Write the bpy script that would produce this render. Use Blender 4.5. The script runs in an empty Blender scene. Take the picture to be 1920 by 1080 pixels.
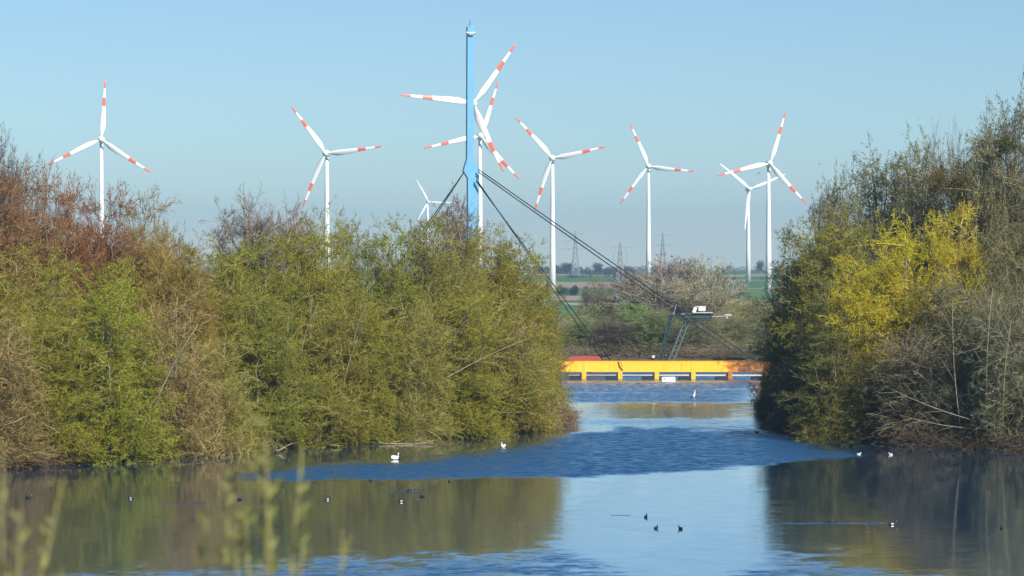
import bpy, bmesh, math, random
import numpy as np
from mathutils import Vector, Matrix

# ------------------------------------------------------------------ camera, sky, sun, exposure
SC = bpy.context.scene
COL = SC.collection
F, H, Y0 = 5000.0, 19.0, 515.0          # focal length in photo pixels, eye height (m), horizon row
cam_d = bpy.data.cameras.new('camera'); cam = bpy.data.objects.new('camera', cam_d); COL.objects.link(cam)
cam.location = (0, 0, H); cam.rotation_euler = (math.radians(90), 0, 0)
cam_d.sensor_width = 36; cam_d.lens = F/1920*36
cam_d.shift_y = -(540-Y0)/1920
cam_d.clip_start = 0.5; cam_d.clip_end = 20000
cam_d.dof.use_dof = True; cam_d.dof.focus_distance = 330; cam_d.dof.aperture_fstop = 3.4
SC.camera = cam

SUN_AZ, SUN_EL = 142.0, 38.0             # azimuth from +Y towards +X
w = bpy.data.worlds.new('World'); SC.world = w; w.use_nodes = True
nt = w.node_tree; nt.nodes.clear()
out = nt.nodes.new('ShaderNodeOutputWorld'); bg = nt.nodes.new('ShaderNodeBackground')
sky = nt.nodes.new('ShaderNodeTexSky'); sky.sky_type = 'NISHITA'; sky.sun_disc = False
sky.sun_elevation = math.radians(SUN_EL); sky.sun_rotation = math.radians(SUN_AZ)
sky.altitude = 0; sky.air_density = 1.0; sky.dust_density = 0.0; sky.ozone_density = 4.0
bg.inputs['Strength'].default_value = 0.088
tint = nt.nodes.new('ShaderNodeVectorMath'); tint.operation = 'MULTIPLY'; tint.inputs[1].default_value = (.68, .78, .81)
nt.links.new(sky.outputs[0], tint.inputs[0]); nt.links.new(tint.outputs[0], bg.inputs['Color']); nt.links.new(bg.outputs[0], out.inputs['Surface'])
sl = bpy.data.lights.new('sun', 'SUN'); sl.energy = 4.6; sl.angle = math.radians(0.5); sl.color = (1, .94, .85)
so = bpy.data.objects.new('sun', sl); COL.objects.link(so)
tosun = Vector((math.sin(math.radians(SUN_AZ))*math.cos(math.radians(SUN_EL)),
                math.cos(math.radians(SUN_AZ))*math.cos(math.radians(SUN_EL)), math.sin(math.radians(SUN_EL))))
so.rotation_euler = tosun.to_track_quat('Z', 'Y').to_euler(); so.location = (60, -40, 80)
SC.view_settings.view_transform = 'Standard'; SC.view_settings.look = 'None'
SC.view_settings.exposure = 0.68; SC.view_settings.gamma = 1
SC.render.engine = 'CYCLES'
SC.cycles.max_bounces = 5; SC.cycles.transparent_max_bounces = 4; SC.cycles.volume_bounces = 0

# ------------------------------------------------------------------ helpers
rnd = random.Random(7)
def P(px, py, D): return Vector(((px-960)/F*D, D, H+(Y0-py)/F*D))
def X(px, D): return (px-960)/F*D
def Z(py, D): return H+(Y0-py)/F*D

def tag(o, label=None, cat=None, group=None, kind=None):
    if label: o['label'] = label
    if cat: o['category'] = cat
    if group: o['group'] = group
    if kind: o['kind'] = kind
    return o
def empty(name, loc, rz=0, label=None, cat=None, group=None):
    o = bpy.data.objects.new(name, None); COL.objects.link(o); o.location = loc; o.rotation_euler = (0, 0, rz)
    o.empty_display_size = 0.3
    return tag(o, label, cat, group)
def put(name, me, parent=None, loc=(0, 0, 0), rot=(0, 0, 0)):
    o = bpy.data.objects.new(name, me); COL.objects.link(o); o.location = loc; o.rotation_euler = rot
    if parent: o.parent = parent
    return o

def nodes(name):
    m = bpy.data.materials.new(name); m.use_nodes = True
    n = m.node_tree; b = n.nodes['Principled BSDF']; return m, n, b
def mat(name, col, rough=.6, metal=0, var=.12, scale=3.0, spec=.4, stain=None, stain_amt=.5, stain_scale=.6):
    m, n, b = nodes(name)
    tc = n.nodes.new('ShaderNodeTexCoord'); no = n.nodes.new('ShaderNodeTexNoise')
    no.inputs['Scale'].default_value = scale; no.inputs['Detail'].default_value = 6
    n.links.new(tc.outputs['Object'], no.inputs['Vector'])
    r = n.nodes.new('ShaderNodeMapRange'); r.inputs[1].default_value = .3; r.inputs[2].default_value = .7
    r.inputs[3].default_value = 1-var; r.inputs[4].default_value = 1+var
    n.links.new(no.outputs['Fac'], r.inputs[0])
    mx = n.nodes.new('ShaderNodeVectorMath'); mx.operation = 'SCALE'
    mx.inputs[0].default_value = col; n.links.new(r.outputs[0], mx.inputs['Scale'])
    src = mx.outputs[0]
    if stain:
        n2 = n.nodes.new('ShaderNodeTexNoise'); n2.inputs['Scale'].default_value = stain_scale; n2.inputs['Detail'].default_value = 8
        n2.inputs['Roughness'].default_value = .7
        n.links.new(tc.outputs['Object'], n2.inputs['Vector'])
        r2 = n.nodes.new('ShaderNodeMapRange'); r2.inputs[1].default_value = .55; r2.inputs[2].default_value = .7
        r2.inputs[3].default_value = 0; r2.inputs[4].default_value = stain_amt
        n.links.new(n2.outputs['Fac'], r2.inputs[0])
        mc = n.nodes.new('ShaderNodeMix'); mc.data_type = 'RGBA'
        n.links.new(r2.outputs[0], mc.inputs['Factor']); n.links.new(src, mc.inputs[6]); mc.inputs[7].default_value = (*stain, 1)
        src = mc.outputs[2]
    n.links.new(src, b.inputs['Base Color'])
    b.inputs['Roughness'].default_value = rough; b.inputs['Metallic'].default_value = metal
    b.inputs['Specular IOR Level'].default_value = spec
    return m

def np_mesh(name, V, Q, mats, mi=None, smooth=False):
    """quads only mesh from numpy arrays"""
    me = bpy.data.meshes.new(name)
    V = np.ascontiguousarray(V, dtype=np.float32); Q = np.ascontiguousarray(Q, dtype=np.int32)
    me.vertices.add(len(V)); me.vertices.foreach_set('co', V.ravel())
    me.loops.add(Q.size); me.loops.foreach_set('vertex_index', Q.ravel())
    me.polygons.add(len(Q)); me.polygons.foreach_set('loop_start', np.arange(0, Q.size, 4, dtype=np.int32))
    if mi is not None: me.polygons.foreach_set('material_index', np.ascontiguousarray(mi, dtype=np.int32))
    me.polygons.foreach_set('use_smooth', np.full(len(Q), smooth, dtype=bool))
    for m in mats: me.materials.append(m)
    me.update(calc_edges=True)
    return me

class MB:
    def __init__(s): s.v = []; s.f = []; s.m = []
    def poly(s, pts, m=0):
        i = len(s.v); s.v += [tuple(p) for p in pts]; s.f.append(tuple(range(i, i+len(pts)))); s.m.append(m); return s
    def box(s, c, d, rot=None, m=0):
        R = rot or Matrix.Identity(3); c = Vector(c); i = len(s.v)
        for z in (-1, 1):
            for x, y in ((-1, -1), (1, -1), (1, 1), (-1, 1)):
                s.v.append(tuple(c+R@Vector((x*d[0]/2, y*d[1]/2, z*d[2]/2))))
        for q in ((0, 3, 2, 1), (4, 5, 6, 7), (0, 1, 5, 4), (1, 2, 6, 5), (2, 3, 7, 6), (3, 0, 4, 7)):
            s.f.append(tuple(i+k for k in q)); s.m.append(m)
        return s
    def tube(s, pts, rad, n=8, m=0, cap=True):
        pts = [Vector(p) for p in pts]
        if not hasattr(rad, '__len__'): rad = [rad]*len(pts)
        i0 = len(s.v); ref = None
        for k, p in enumerate(pts):
            t = (pts[min(k+1, len(pts)-1)]-pts[max(k-1, 0)]).normalized()
            if ref is None: ref = Vector((0, 0, 1)) if abs(t.z) < .9 else Vector((1, 0, 0))
            u = t.cross(ref).normalized(); v = t.cross(u)
            for a in range(n):
                an = 2*math.pi*a/n; s.v.append(tuple(p+(u*math.cos(an)+v*math.sin(an))*rad[k]))
        for k in range(len(pts)-1):
            for a in range(n):
                b = (a+1) % n; s.f.append((i0+k*n+a, i0+k*n+b, i0+k*n+n+b, i0+k*n+n+a)); s.m.append(m)
        if cap:
            s.f.append(tuple(i0+a for a in range(n))[::-1]); s.m.append(m)
            s.f.append(tuple(i0+(len(pts)-1)*n+a for a in range(n))); s.m.append(m)
        return s
    def prism(s, prof, y0, y1, m=0):       # prof (x,z) outline, extruded along y
        n = len(prof); i = len(s.v)
        for y in (y0, y1):
            for x, z in prof: s.v.append((x, y, z))
        s.f.append(tuple(range(i, i+n))); s.f.append(tuple(range(i+n, i+2*n))[::-1]); s.m += [m, m]
        for k in range(n):
            j = (k+1) % n; s.f.append((i+k, i+n+k, i+n+j, i+j)); s.m.append(m)
        return s
    def ball(s, c, r, n=12, k=8, m=0):
        c = Vector(c); r = r if hasattr(r, '__len__') else (r, r, r)
        i = len(s.v)
        for a in range(k+1):
            th = math.pi*a/k
            for b in range(n):
                ph = 2*math.pi*b/n
                s.v.append((c[0]+r[0]*math.sin(th)*math.cos(ph), c[1]+r[1]*math.sin(th)*math.sin(ph), c[2]+r[2]*math.cos(th)))
        for a in range(k):
            for b in range(n):
                d = (b+1) % n; s.f.append((i+a*n+b, i+a*n+n+b, i+a*n+n+d, i+a*n+d)); s.m.append(m)
        return s
    def mesh(s, name, mats, smooth=False, merge=False):
        me = bpy.data.meshes.new(name); me.from_pydata(s.v, [], s.f)
        for m in (mats if isinstance(mats, (list, tuple)) else [mats]): me.materials.append(m)
        me.polygons.foreach_set('material_index', s.m)
        bm = bmesh.new(); bm.from_mesh(me)
        if merge: bmesh.ops.remove_doubles(bm, verts=bm.verts, dist=1e-4)
        bmesh.ops.recalc_face_normals(bm, faces=bm.faces); bm.to_mesh(me); bm.free()
        if smooth: me.polygons.foreach_set('use_smooth', [True]*len(me.polygons))
        return me
    def build(s, name, mats, parent=None, loc=(0, 0, 0), rot=(0, 0, 0), smooth=False, merge=False):
        return put(name, s.mesh(name, mats, smooth, merge), parent, loc, rot)

def skin(name, verts, edges, radii, m, parent=None, levels=1):
    me = bpy.data.meshes.new(name); me.from_pydata(verts, edges, []); me.materials.append(m)
    o = put(name, me, parent)
    md = o.modifiers.new('skin', 'SKIN'); md.use_smooth_shade = True
    sv = me.skin_vertices[0].data if me.skin_vertices else None
    if sv is None:
        bm = bmesh.new(); bm.from_mesh(me); bm.verts.layers.skin.verify(); bm.to_mesh(me); bm.free()
        sv = me.skin_vertices[0].data
    for i, r in enumerate(radii):
        sv[i].radius = r if hasattr(r, '__len__') else (r, r)
        sv[i].use_root = (i == 0)
    s2 = o.modifiers.new('sub', 'SUBSURF'); s2.levels = levels; s2.render_levels = levels
    dg = bpy.context.evaluated_depsgraph_get()
    nm = bpy.data.meshes.new_from_object(o.evaluated_get(dg)); o.modifiers.clear(); o.data = nm
    if not nm.materials: nm.materials.append(m)
    return o

def copy_tree(o, parent=None):
    c = o.copy(); COL.objects.link(c)
    if parent: c.parent = parent
    for ch in list(o.children): copy_tree(ch, c)
    return c

# ------------------------------------------------------------------ lake outline and terrain
LAKE = np.array([(-140, 112), (140, 112), (135, 274), (90, 279), (55, 286), (44, 295), (39.5, 307), (35, 318), (34, 345),
                 (39, 422), (46, 482), (52, 525), (60, 560), (30, 574), (5, 570), (-22, 556), (-14, 520), (1, 482), (5, 420),
                 (6.5, 350), (6, 338), (1, 326), (-5, 320), (-11, 307), (-20, 300), (-28.6, 291), (-33, 286), (-42, 272), (-50, 260),
                 (-90, 243), (-140, 236)], float)
def sdf(x, y):
    """distance to lake shore, positive on land"""
    x = np.asarray(x, float); y = np.asarray(y, float)
    d = np.full(x.shape, 1e9); inside = np.zeros(x.shape, bool)
    n = len(LAKE)
    for i in range(n):
        a = LAKE[i]; b = LAKE[(i+1) % n]; e = b-a
        t = np.clip(((x-a[0])*e[0]+(y-a[1])*e[1])/(e@e), 0, 1)
        d = np.minimum(d, np.hypot(x-a[0]-t*e[0], y-a[1]-t*e[1]))
        c = ((a[1] <= y) != (b[1] <= y))
        with np.errstate(divide='ignore', invalid='ignore'):
            xi = a[0]+(y-a[1])*e[0]/(e[1] if e[1] != 0 else 1e-9)
        inside ^= c & (x < xi)
    return np.where(inside, -d, d)
def height(x, y):
    x = np.asarray(x, float); y = np.asarray(y, float)
    s = sdf(x, y)
    z = np.clip(s*.35, -2, 1.1) + .15*np.sin(x*.21)*np.sin(y*.17)*np.clip(s/6, 0, 1)
    hill = np.clip(17.3-.1545*np.maximum(y, 0), 0, 17.3)
    hill = np.where(y < 0, 17.3, hill)
    z = np.where(y < 112, np.maximum(z, hill), z)
    far = np.interp(y, [0, 1300, 1550, 2000, 2430, 3300, 4500, 5200, 9000], [0, 0, 1.5, 7.2, 12.9, 19, 25.5, 24, 10])
    und = np.clip((y-1500)/1500, 0, 1)*(2.2*np.sin(x*.0063+y*.0011)+1.2*np.sin(x*.017+1+y*.002))
    return z+far+und
def hz(x, y): return float(height(np.array([x]), np.array([y]))[0])

ys = np.concatenate([np.arange(-60, 110, 8), np.arange(110, 600, 3), np.arange(600, 1500, 40), np.arange(1500, 5000, 50), np.arange(5000, 9001, 400)])
xc = np.arange(-150, 151, 3.0); g = 150*1.13**np.arange(1, 26); g = g[g < 3000]
xs = np.concatenate([-g[::-1], xc, g])
GX, GY = np.meshgrid(xs, ys); GZ = height(GX, GY)
V = np.stack([GX, GY, GZ], -1).reshape(-1, 3)
ny, nx = GX.shape
idx = np.arange(ny*nx).reshape(ny, nx)
Q = np.stack([idx[:-1, :-1], idx[:-1, 1:], idx[1:, 1:], idx[1:, :-1]], -1).reshape(-1, 4)
# ground: rough grass and soil near, farmland fields far
m, n, b = nodes('ground_soil_and_fields')
geo = n.nodes.new('ShaderNodeNewGeometry'); sep = n.nodes.new('ShaderNodeSeparateXYZ'); n.links.new(geo.outputs['Position'], sep.inputs[0])
no = n.nodes.new('ShaderNodeTexNoise'); no.inputs['Scale'].default_value = .35; no.inputs['Detail'].default_value = 8
n.links.new(geo.outputs['Position'], no.inputs['Vector'])
cr = n.nodes.new('ShaderNodeValToRGB'); cr.color_ramp.elements[0].position = .35; cr.color_ramp.elements[0].color = (.075, .052, .03, 1)
cr.color_ramp.elements[1].position = .65; cr.color_ramp.elements[1].color = (.12, .10, .055, 1)
n.links.new(no.outputs['Fac'], cr.inputs[0])
# field cells, long in x
mp = n.nodes.new('ShaderNodeMapping'); mp.inputs['Scale'].default_value = (.0028, .0052, 0); mp.inputs['Rotation'].default_value = (0, 0, .12)
n.links.new(geo.outputs['Position'], mp.inputs[0])
vo = n.nodes.new('ShaderNodeTexVoronoi'); vo.inputs['Scale'].default_value = 1; vo.inputs['Randomness'].default_value = .75
n.links.new(mp.outputs[0], vo.inputs['Vector'])
sc = n.nodes.new('ShaderNodeSeparateColor'); n.links.new(vo.outputs['Color'], sc.inputs[0])
fr = n.nodes.new('ShaderNodeValToRGB'); fr.color_ramp.interpolation = 'CONSTANT'
fr.color_ramp.elements[0].color = (.055, .14, .045, 1)
fr.color_ramp.elements[1].position = .45; fr.color_ramp.elements[1].color = (.085, .16, .05, 1)
for p_, c_ in ((.68, (.28, .22, .15, 1)), (.8, (.05, .12, .04, 1)), (.93, (.33, .27, .18, 1))):
    e = fr.color_ramp.elements.new(p_); e.color = c_
n.links.new(sc.outputs[0], fr.inputs[0])
mf = n.nodes.new('ShaderNodeMapRange'); mf.inputs[1].default_value = 900; mf.inputs[2].default_value = 1000
n.links.new(sep.outputs[1], mf.inputs[0])
mx = n.nodes.new('ShaderNodeMix'); mx.data_type = 'RGBA'
n.links.new(mf.outputs[0], mx.inputs['Factor']); n.links.new(cr.outputs[0], mx.inputs[6]); n.links.new(fr.outputs[0], mx.inputs[7])
n.links.new(mx.outputs[2], b.inputs['Base Color']); b.inputs['Roughness'].default_value = .9
b.inputs['Specular IOR Level'].default_value = .1
tag(put('ground', np_mesh('ground', V, Q, [m], smooth=True)), kind='structure')

# farm tracks and a stubble field strip lying across the far slope
M_track = mat('pale_farm_track', (.42, .34, .25), .9, var=.1, scale=.05)
def strip(name, x0, x1, d0, d1, th, m):
    n_ = 60; V_ = []; Q_ = []
    for i in range(n_+1):
        x = x0+(x1-x0)*i/n_; d = d0+(d1-d0)*i/n_
        for k in range(4):
            y = d-th/2+th*k/3; V_.append((x, y, hz(x, y)+.25))
    for i in range(n_):
        for k in range(3): a = i*4+k; Q_.append((a, a+4, a+5, a+1))
    return tag(put(name, np_mesh(name, np.array(V_), np.array(Q_), [m], smooth=True)), kind='structure')
strip('track', X(1300, 2050), X(1480, 2050), 2075, 2040, 22, M_track)
strip('track', X(1000, 2900), X(1420, 2900), 2980, 2800, 34, M_track)
strip('path', X(1060, 1500), X(1180, 1500), 1510, 1480, 80, mat('stubble_field', (.34, .27, .19), .9, scale=.03))
strip('path', X(1340, 1530), X(1500, 1530), 1530, 1510, 90, mat('stubble_field_pale', (.36, .28, .2), .9, scale=.03))

# ------------------------------------------------------------------ water
def sst(a, b, v): t = np.clip((v-a)/(b-a), 0, 1); return t*t*(3-2*t)
def vnoise(x, y, seed):
    r = np.random.RandomState(seed); T = r.rand(256, 256)
    xi = np.floor(x).astype(int); yi = np.floor(y).astype(int); fx = x-xi; fy = y-yi
    fx = fx*fx*(3-2*fx); fy = fy*fy*(3-2*fy)
    g_ = lambda i, j: T[i % 256, j % 256]
    return (g_(xi, yi)*(1-fx)+g_(xi+1, yi)*fx)*(1-fy)+(g_(xi, yi+1)*(1-fx)+g_(xi+1, yi+1)*fx)*fy
wy = np.concatenate([np.arange(100, 360, .7), np.arange(360, 600, 1.4)]); wx = np.arange(-150, 151, 1.5)
WX, WY = np.meshgrid(wx, wy)
# wind lanes: where the breeze roughens the lake (metres)
bx = 960+WX/WY*F; by = Y0+H/WY*F
n1 = vnoise(WX*.05+9, WY*.07, 1)-.5; n2 = vnoise(WX*.35, WY*.12, 2)-.5; n3 = vnoise(WX*.9, WY*.3, 5)-.5
nn = n1*1.0+n2*.6+n3*.4
lowb = np.interp(bx, [0, 440, 1060, 1300, 1400, 1600, 1700, 1900], [880, 907, 899, 888, 880, 862, 852, 846])
uppb = np.interp(bx, [0, 300, 440, 600, 760, 1000, 1100, 1200, 1400, 1450, 1550, 1650, 1900], [960, 930, 890, 862, 852, 826, 800, 790, 792, 803, 835, 852, 880])
lane = sst(0, 20, by-uppb+nn*22)*sst(0, 7, lowb-by+n3*7+n2*9+n1*5)
lane *= .55+.45*sst(380, 640, bx)
back = np.maximum(sst(757, 751, by+n2*3)*.8*(1-.5*sst(.1, .4, n1)), 0)
shelf = np.maximum(.22*sst(782, 792, by)*sst(802, 792, by), 0)
fb = np.interp(bx, [0, 300, 600, 1060, 1200, 1350, 1450, 1700, 1920], [1072, 1040, 1026, 1012, 1075, 1090, 1015, 1050, 1085])
front = sst(0, 55, by-fb+nn*22+n2*20)*.6
front = np.where(by > 1090, .5, front); stk = vnoise(WX*.5, WY*.62, 9)*.55+vnoise(WX*.66, WY*1.4, 10)*.45
front = front*sst(.46, .62, stk+.16*sst(0, 60, by-fb))*.9+front*.12
ripple = np.clip(np.maximum.reduce([lane, back*.75, shelf, front]), 0, 1)
edge = np.clip(-sdf(WX, WY)/4, 0, 1)
ripple = ripple*edge
V = np.stack([WX, WY, np.zeros_like(WX)], -1).reshape(-1, 3); ny, nx = WX.shape
idx = np.arange(ny*nx).reshape(ny, nx); Q = np.stack([idx[:-1, :-1], idx[:-1, 1:], idx[1:, 1:], idx[1:, :-1]], -1).reshape(-1, 4)

def water_mat(name, attr=True, const=.3):
    m, n, b = nodes(name)
    b.inputs['Base Color'].default_value = (.0, .047, .125, 1); b.inputs['Roughness'].default_value = .03
    b.inputs['IOR'].default_value = 1.5; b.inputs['Coat Weight'].default_value = 1; b.inputs['Coat IOR'].default_value = 1.4
    geo = n.nodes.new('ShaderNodeNewGeometry')
    def slope(scale, sx, detail, amp):
        mp = n.nodes.new('ShaderNodeMapping'); mp.inputs['Scale'].default_value = (sx, 1, 1); n.links.new(geo.outputs['Position'], mp.inputs[0])
        no = n.nodes.new('ShaderNodeTexNoise'); no.inputs['Scale'].default_value = scale; no.inputs['Detail'].default_value = detail
        no.inputs['Roughness'].default_value = .62
        n.links.new(mp.outputs[0], no.inputs['Vector'])
        su = n.nodes.new('ShaderNodeVectorMath'); su.operation = 'SUBTRACT'; su.inputs[1].default_value = (.5, .5, .5)
        n.links.new(no.outputs['Color'], su.inputs[0])
        ml = n.nodes.new('ShaderNodeVectorMath'); ml.operation = 'MULTIPLY'; ml.inputs[1].default_value = (amp*.6, amp, 0)
        n.links.new(su.outputs[0], ml.inputs[0]); return ml.outputs[0]
    a0 = slope(1.15, .8, 5, 1.7)
    near_lean = n.nodes.new('ShaderNodeVectorMath'); near_lean.operation = 'ADD'; n.links.new(a0, near_lean.inputs[0]); near_lean.inputs[1].default_value = (0, -.17, 0)
    cl = n.nodes.new('ShaderNodeVectorMath'); cl.operation = 'MINIMUM'; n.links.new(near_lean.outputs[0], cl.inputs[0]); cl.inputs[1].default_value = (9, .0, 9)
    a = cl.outputs[0]                      # ripple slopes all leaned to the near shore so they mirror higher, bluer sky
    if attr:
        at = n.nodes.new('ShaderNodeAttribute'); at.attribute_name = 'ripple'; f = at.outputs['Fac']
    else:
        v = n.nodes.new('ShaderNodeValue'); v.outputs[0].default_value = const; f = v.outputs[0]
    mpr = n.nodes.new('ShaderNodeMapping'); mpr.inputs['Scale'].default_value = (.8, .55, 1); n.links.new(geo.outputs['Position'], mpr.inputs[0])
    nr_ = n.nodes.new('ShaderNodeTexNoise'); nr_.inputs['Scale'].default_value = 1.3; nr_.inputs['Detail'].default_value = 4; n.links.new(mpr.outputs[0], nr_.inputs['Vector'])
    mr = n.nodes.new('ShaderNodeMapRange'); mr.inputs[1].default_value = .35; mr.inputs[2].default_value = .65; mr.inputs[3].default_value = .22; mr.inputs[4].default_value = .34
    n.links.new(nr_.outputs['Fac'], mr.inputs[0])
    ro = n.nodes.new('ShaderNodeMath'); ro.operation = 'MULTIPLY_ADD'; n.links.new(mr.outputs[0], ro.inputs[0]); n.links.new(f, ro.inputs[1]); ro.inputs[2].default_value = .07
    n.links.new(ro.outputs[0], b.inputs['Roughness']); n.links.new(ro.outputs[0], b.inputs['Coat Roughness'])
    s1 = n.nodes.new('ShaderNodeVectorMath'); s1.operation = 'SCALE'; n.links.new(a, s1.inputs[0]); n.links.new(f, s1.inputs['Scale'])
    c = slope(.9, .5, 4, .05)     # faint swell everywhere
    ad = n.nodes.new('ShaderNodeVectorMath'); ad.operation = 'ADD'; n.links.new(s1.outputs[0], ad.inputs[0]); n.links.new(c, ad.inputs[1])
    ad2 = n.nodes.new('ShaderNodeVectorMath'); ad2.operation = 'ADD'; n.links.new(ad.outputs[0], ad2.inputs[0]); ad2.inputs[1].default_value = (0, 0, 1)
    nr = n.nodes.new('ShaderNodeVectorMath'); nr.operation = 'NORMALIZE'; n.links.new(ad2.outputs[0], nr.inputs[0])
    n.links.new(nr.outputs[0], b.inputs['Normal']); n.links.new(nr.outputs[0], b.inputs['Coat Normal'])
    return m
wm = np_mesh('water', V, Q, [water_mat('lake_water')], smooth=True)
at = wm.attributes.new('ripple', 'FLOAT', 'POINT'); at.data.foreach_set('value', ripple.astype(np.float32).ravel())
tag(put('water', wm), kind='structure')
M_wake = water_mat('ruffled_wake', False, .8)

# ------------------------------------------------------------------ vegetation
def foliage_mat(name, leafy):
    m, n, b = nodes(name)
    oi = n.nodes.new('ShaderNodeObjectInfo'); geo = n.nodes.new('ShaderNodeNewGeometry')
    tc = n.nodes.new('ShaderNodeTexCoord')
    no = n.nodes.new('ShaderNodeTexNoise'); no.inputs['Scale'].default_value = .45; no.inputs['Detail'].default_value = 3
    n.links.new(tc.outputs['Object'], no.inputs['Vector'])
    r1 = n.nodes.new('ShaderNodeMapRange'); r1.inputs[3].default_value = .75; r1.inputs[4].default_value = 1.25
    n.links.new(geo.outputs['Random Per Island'], r1.inputs[0])
    r2 = n.nodes.new('ShaderNodeMapRange'); r2.inputs[1].default_value = .3; r2.inputs[2].default_value = .7
    r2.inputs[3].default_value = 0; r2.inputs[4].default_value = 1
    n.links.new(no.outputs['Fac'], r2.inputs[0])
    alt = n.nodes.new('ShaderNodeMix'); alt.data_type = 'RGBA'; alt.blend_type = 'MULTIPLY'
    n.links.new(r2.outputs[0], alt.inputs['Factor']); n.links.new(oi.outputs['Color'], alt.inputs[6])
    alt.inputs[7].default_value = (1.1, .82, .8, 1) if leafy else (.85, .8, .8, 1)
    sc = n.nodes.new('ShaderNodeVectorMath'); sc.operation = 'SCALE'
    n.links.new(alt.outputs[2], sc.inputs[0]); n.links.new(r1.outputs[0], sc.inputs['Scale'])
    n.links.new(sc.outputs[0], b.inputs['Base Color']); b.inputs['Roughness'].default_value = .65
    b.inputs['Specular IOR Level'].default_value = .12
    if leafy:
        tr = n.nodes.new('ShaderNodeBsdfTranslucent'); n.links.new(sc.outputs[0], tr.inputs['Color'])
        ms = n.nodes.new('ShaderNodeMixShader'); ms.inputs[0].default_value = .34
        n.links.new(b.outputs[0], ms.inputs[1]); n.links.new(tr.outputs[0], ms.inputs[2])
        n.links.new(ms.outputs[0], n.nodes['Material Output'].inputs['Surface'])
    return m
M_leaf = foliage_mat('spring_leaf', True)
M_bare = foliage_mat('bare_twig', False)
M_bark = mat('grey_brown_bark', (.21, .17, .12), .85, var=.3, scale=4)
m, n, b = nodes('willow_twig')
oi = n.nodes.new('ShaderNodeObjectInfo'); geo = n.nodes.new('ShaderNodeNewGeometry')
mc = n.nodes.new('ShaderNodeMix'); mc.data_type = 'RGBA'; mc.inputs['Factor'].default_value = .65; mc.inputs[6].default_value = (.2, .155, .09, 1)
n.links.new(oi.outputs['Color'], mc.inputs[7])
r1 = n.nodes.new('ShaderNodeMapRange'); r1.inputs[3].default_value = .55; r1.inputs[4].default_value = 1.5
n.links.new(geo.outputs['Random Per Island'], r1.inputs[0])
sc = n.nodes.new('ShaderNodeVectorMath'); sc.operation = 'SCALE'
n.links.new(mc.outputs[2], sc.inputs[0]); n.links.new(r1.outputs[0], sc.inputs['Scale']); n.links.new(sc.outputs[0], b.inputs['Base Color'])
b.inputs['Roughness'].default_value = .7
M_twig = m

def nrm(v): return v/np.maximum(np.linalg.norm(v, axis=-1, keepdims=True), 1e-9)
def grow_lines(p0, d0, L, K, up, wob, R):
    Pn = [p0]; T = []; d = nrm(d0); p = p0
    for i in range(K):
        d = nrm(d+np.array([0, 0, up])+R.normal(0, wob, d.shape)); p = p+d*(L/K)[:, None]; Pn.append(p); T.append(d)
    return np.stack(Pn, 1), np.stack(T+[T[-1]], 1)
def tubes(Pn, T, r0, r1, m):
    N, K1, _ = Pn.shape
    ref = np.where(np.abs(T[..., 2:3]) < .9, np.array([0, 0, 1.]), np.array([1., 0, 0]))
    u = nrm(np.cross(T, ref)); v = np.cross(T, u)
    rad = np.linspace(0, 1, K1)[None, :]; rad = r0[:, None]*(1-rad)+r1[:, None]*rad
    an = 2*np.pi*np.arange(m)/m
    ring = Pn[:, :, None, :]+rad[:, :, None, None]*(u[:, :, None, :]*np.cos(an)[None, None, :, None]+v[:, :, None, :]*np.sin(an)[None, None, :, None])
    idx = np.arange(N*K1*m).reshape(N, K1, m); nx_ = np.roll(idx, -1, 2)
    Q = np.stack([idx[:, :-1], nx_[:, :-1], nx_[:, 1:], idx[:, 1:]], -1).reshape(-1, 4)
    return ring.reshape(-1, 3), Q
def ribbons(Pn, T, w0, w1, R):
    N, K1, _ = Pn.shape
    s = nrm(np.cross(T[:, 0], R.normal(size=(N, 3))))[:, None, :]
    wd = np.linspace(0, 1, K1)[None, :, None]; wd = (w0[:, None, None]*(1-wd)+w1[:, None, None]*wd)*.5
    a = Pn-s*wd; b_ = Pn+s*wd
    Vv = np.stack([a, b_], 2).reshape(-1, 3)
    idx = np.arange(N*K1*2).reshape(N, K1, 2)
    Q = np.stack([idx[:, :-1, 0], idx[:, :-1, 1], idx[:, 1:, 1], idx[:, 1:, 0]], -1).reshape(-1, 4)
    return Vv, Q
def leaves(C, A, ln, wd, R):
    N = len(C); A = nrm(A); s = nrm(np.cross(A, R.normal(size=(N, 3))))
    l = (ln*R.uniform(.6, 1.3, N))[:, None]; w_ = (wd*R.uniform(.7, 1.3, N))[:, None]
    Vv = np.stack([C, C+A*l*.5+s*w_*.5, C+A*l, C+A*l*.5-s*w_*.5], 1).reshape(-1, 3)
    return Vv, np.arange(N*4).reshape(N, 4)
def spawn(Pn, T, L, per, t0, t1, ang, R, jit=.35):
    N, K1, _ = Pn.shape; K = K1-1
    t = R.uniform(t0, t1, (N, per)); t.sort(1); f = t*K; i = np.minimum(f.astype(int), K-1); fr_ = (f-i)[..., None]
    ar = np.arange(N)[:, None]
    p = Pn[ar, i]*(1-fr_)+Pn[ar, i+1]*fr_; d = T[ar, i]
    q = nrm(np.cross(d, R.normal(size=d.shape)))
    a = np.radians(ang*R.uniform(1-jit, 1+jit, (N, per)))[..., None]
    return p.reshape(-1, 3), (d*np.cos(a)+q*np.sin(a)).reshape(-1, 3), np.repeat(L, per), t.reshape(-1)

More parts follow.
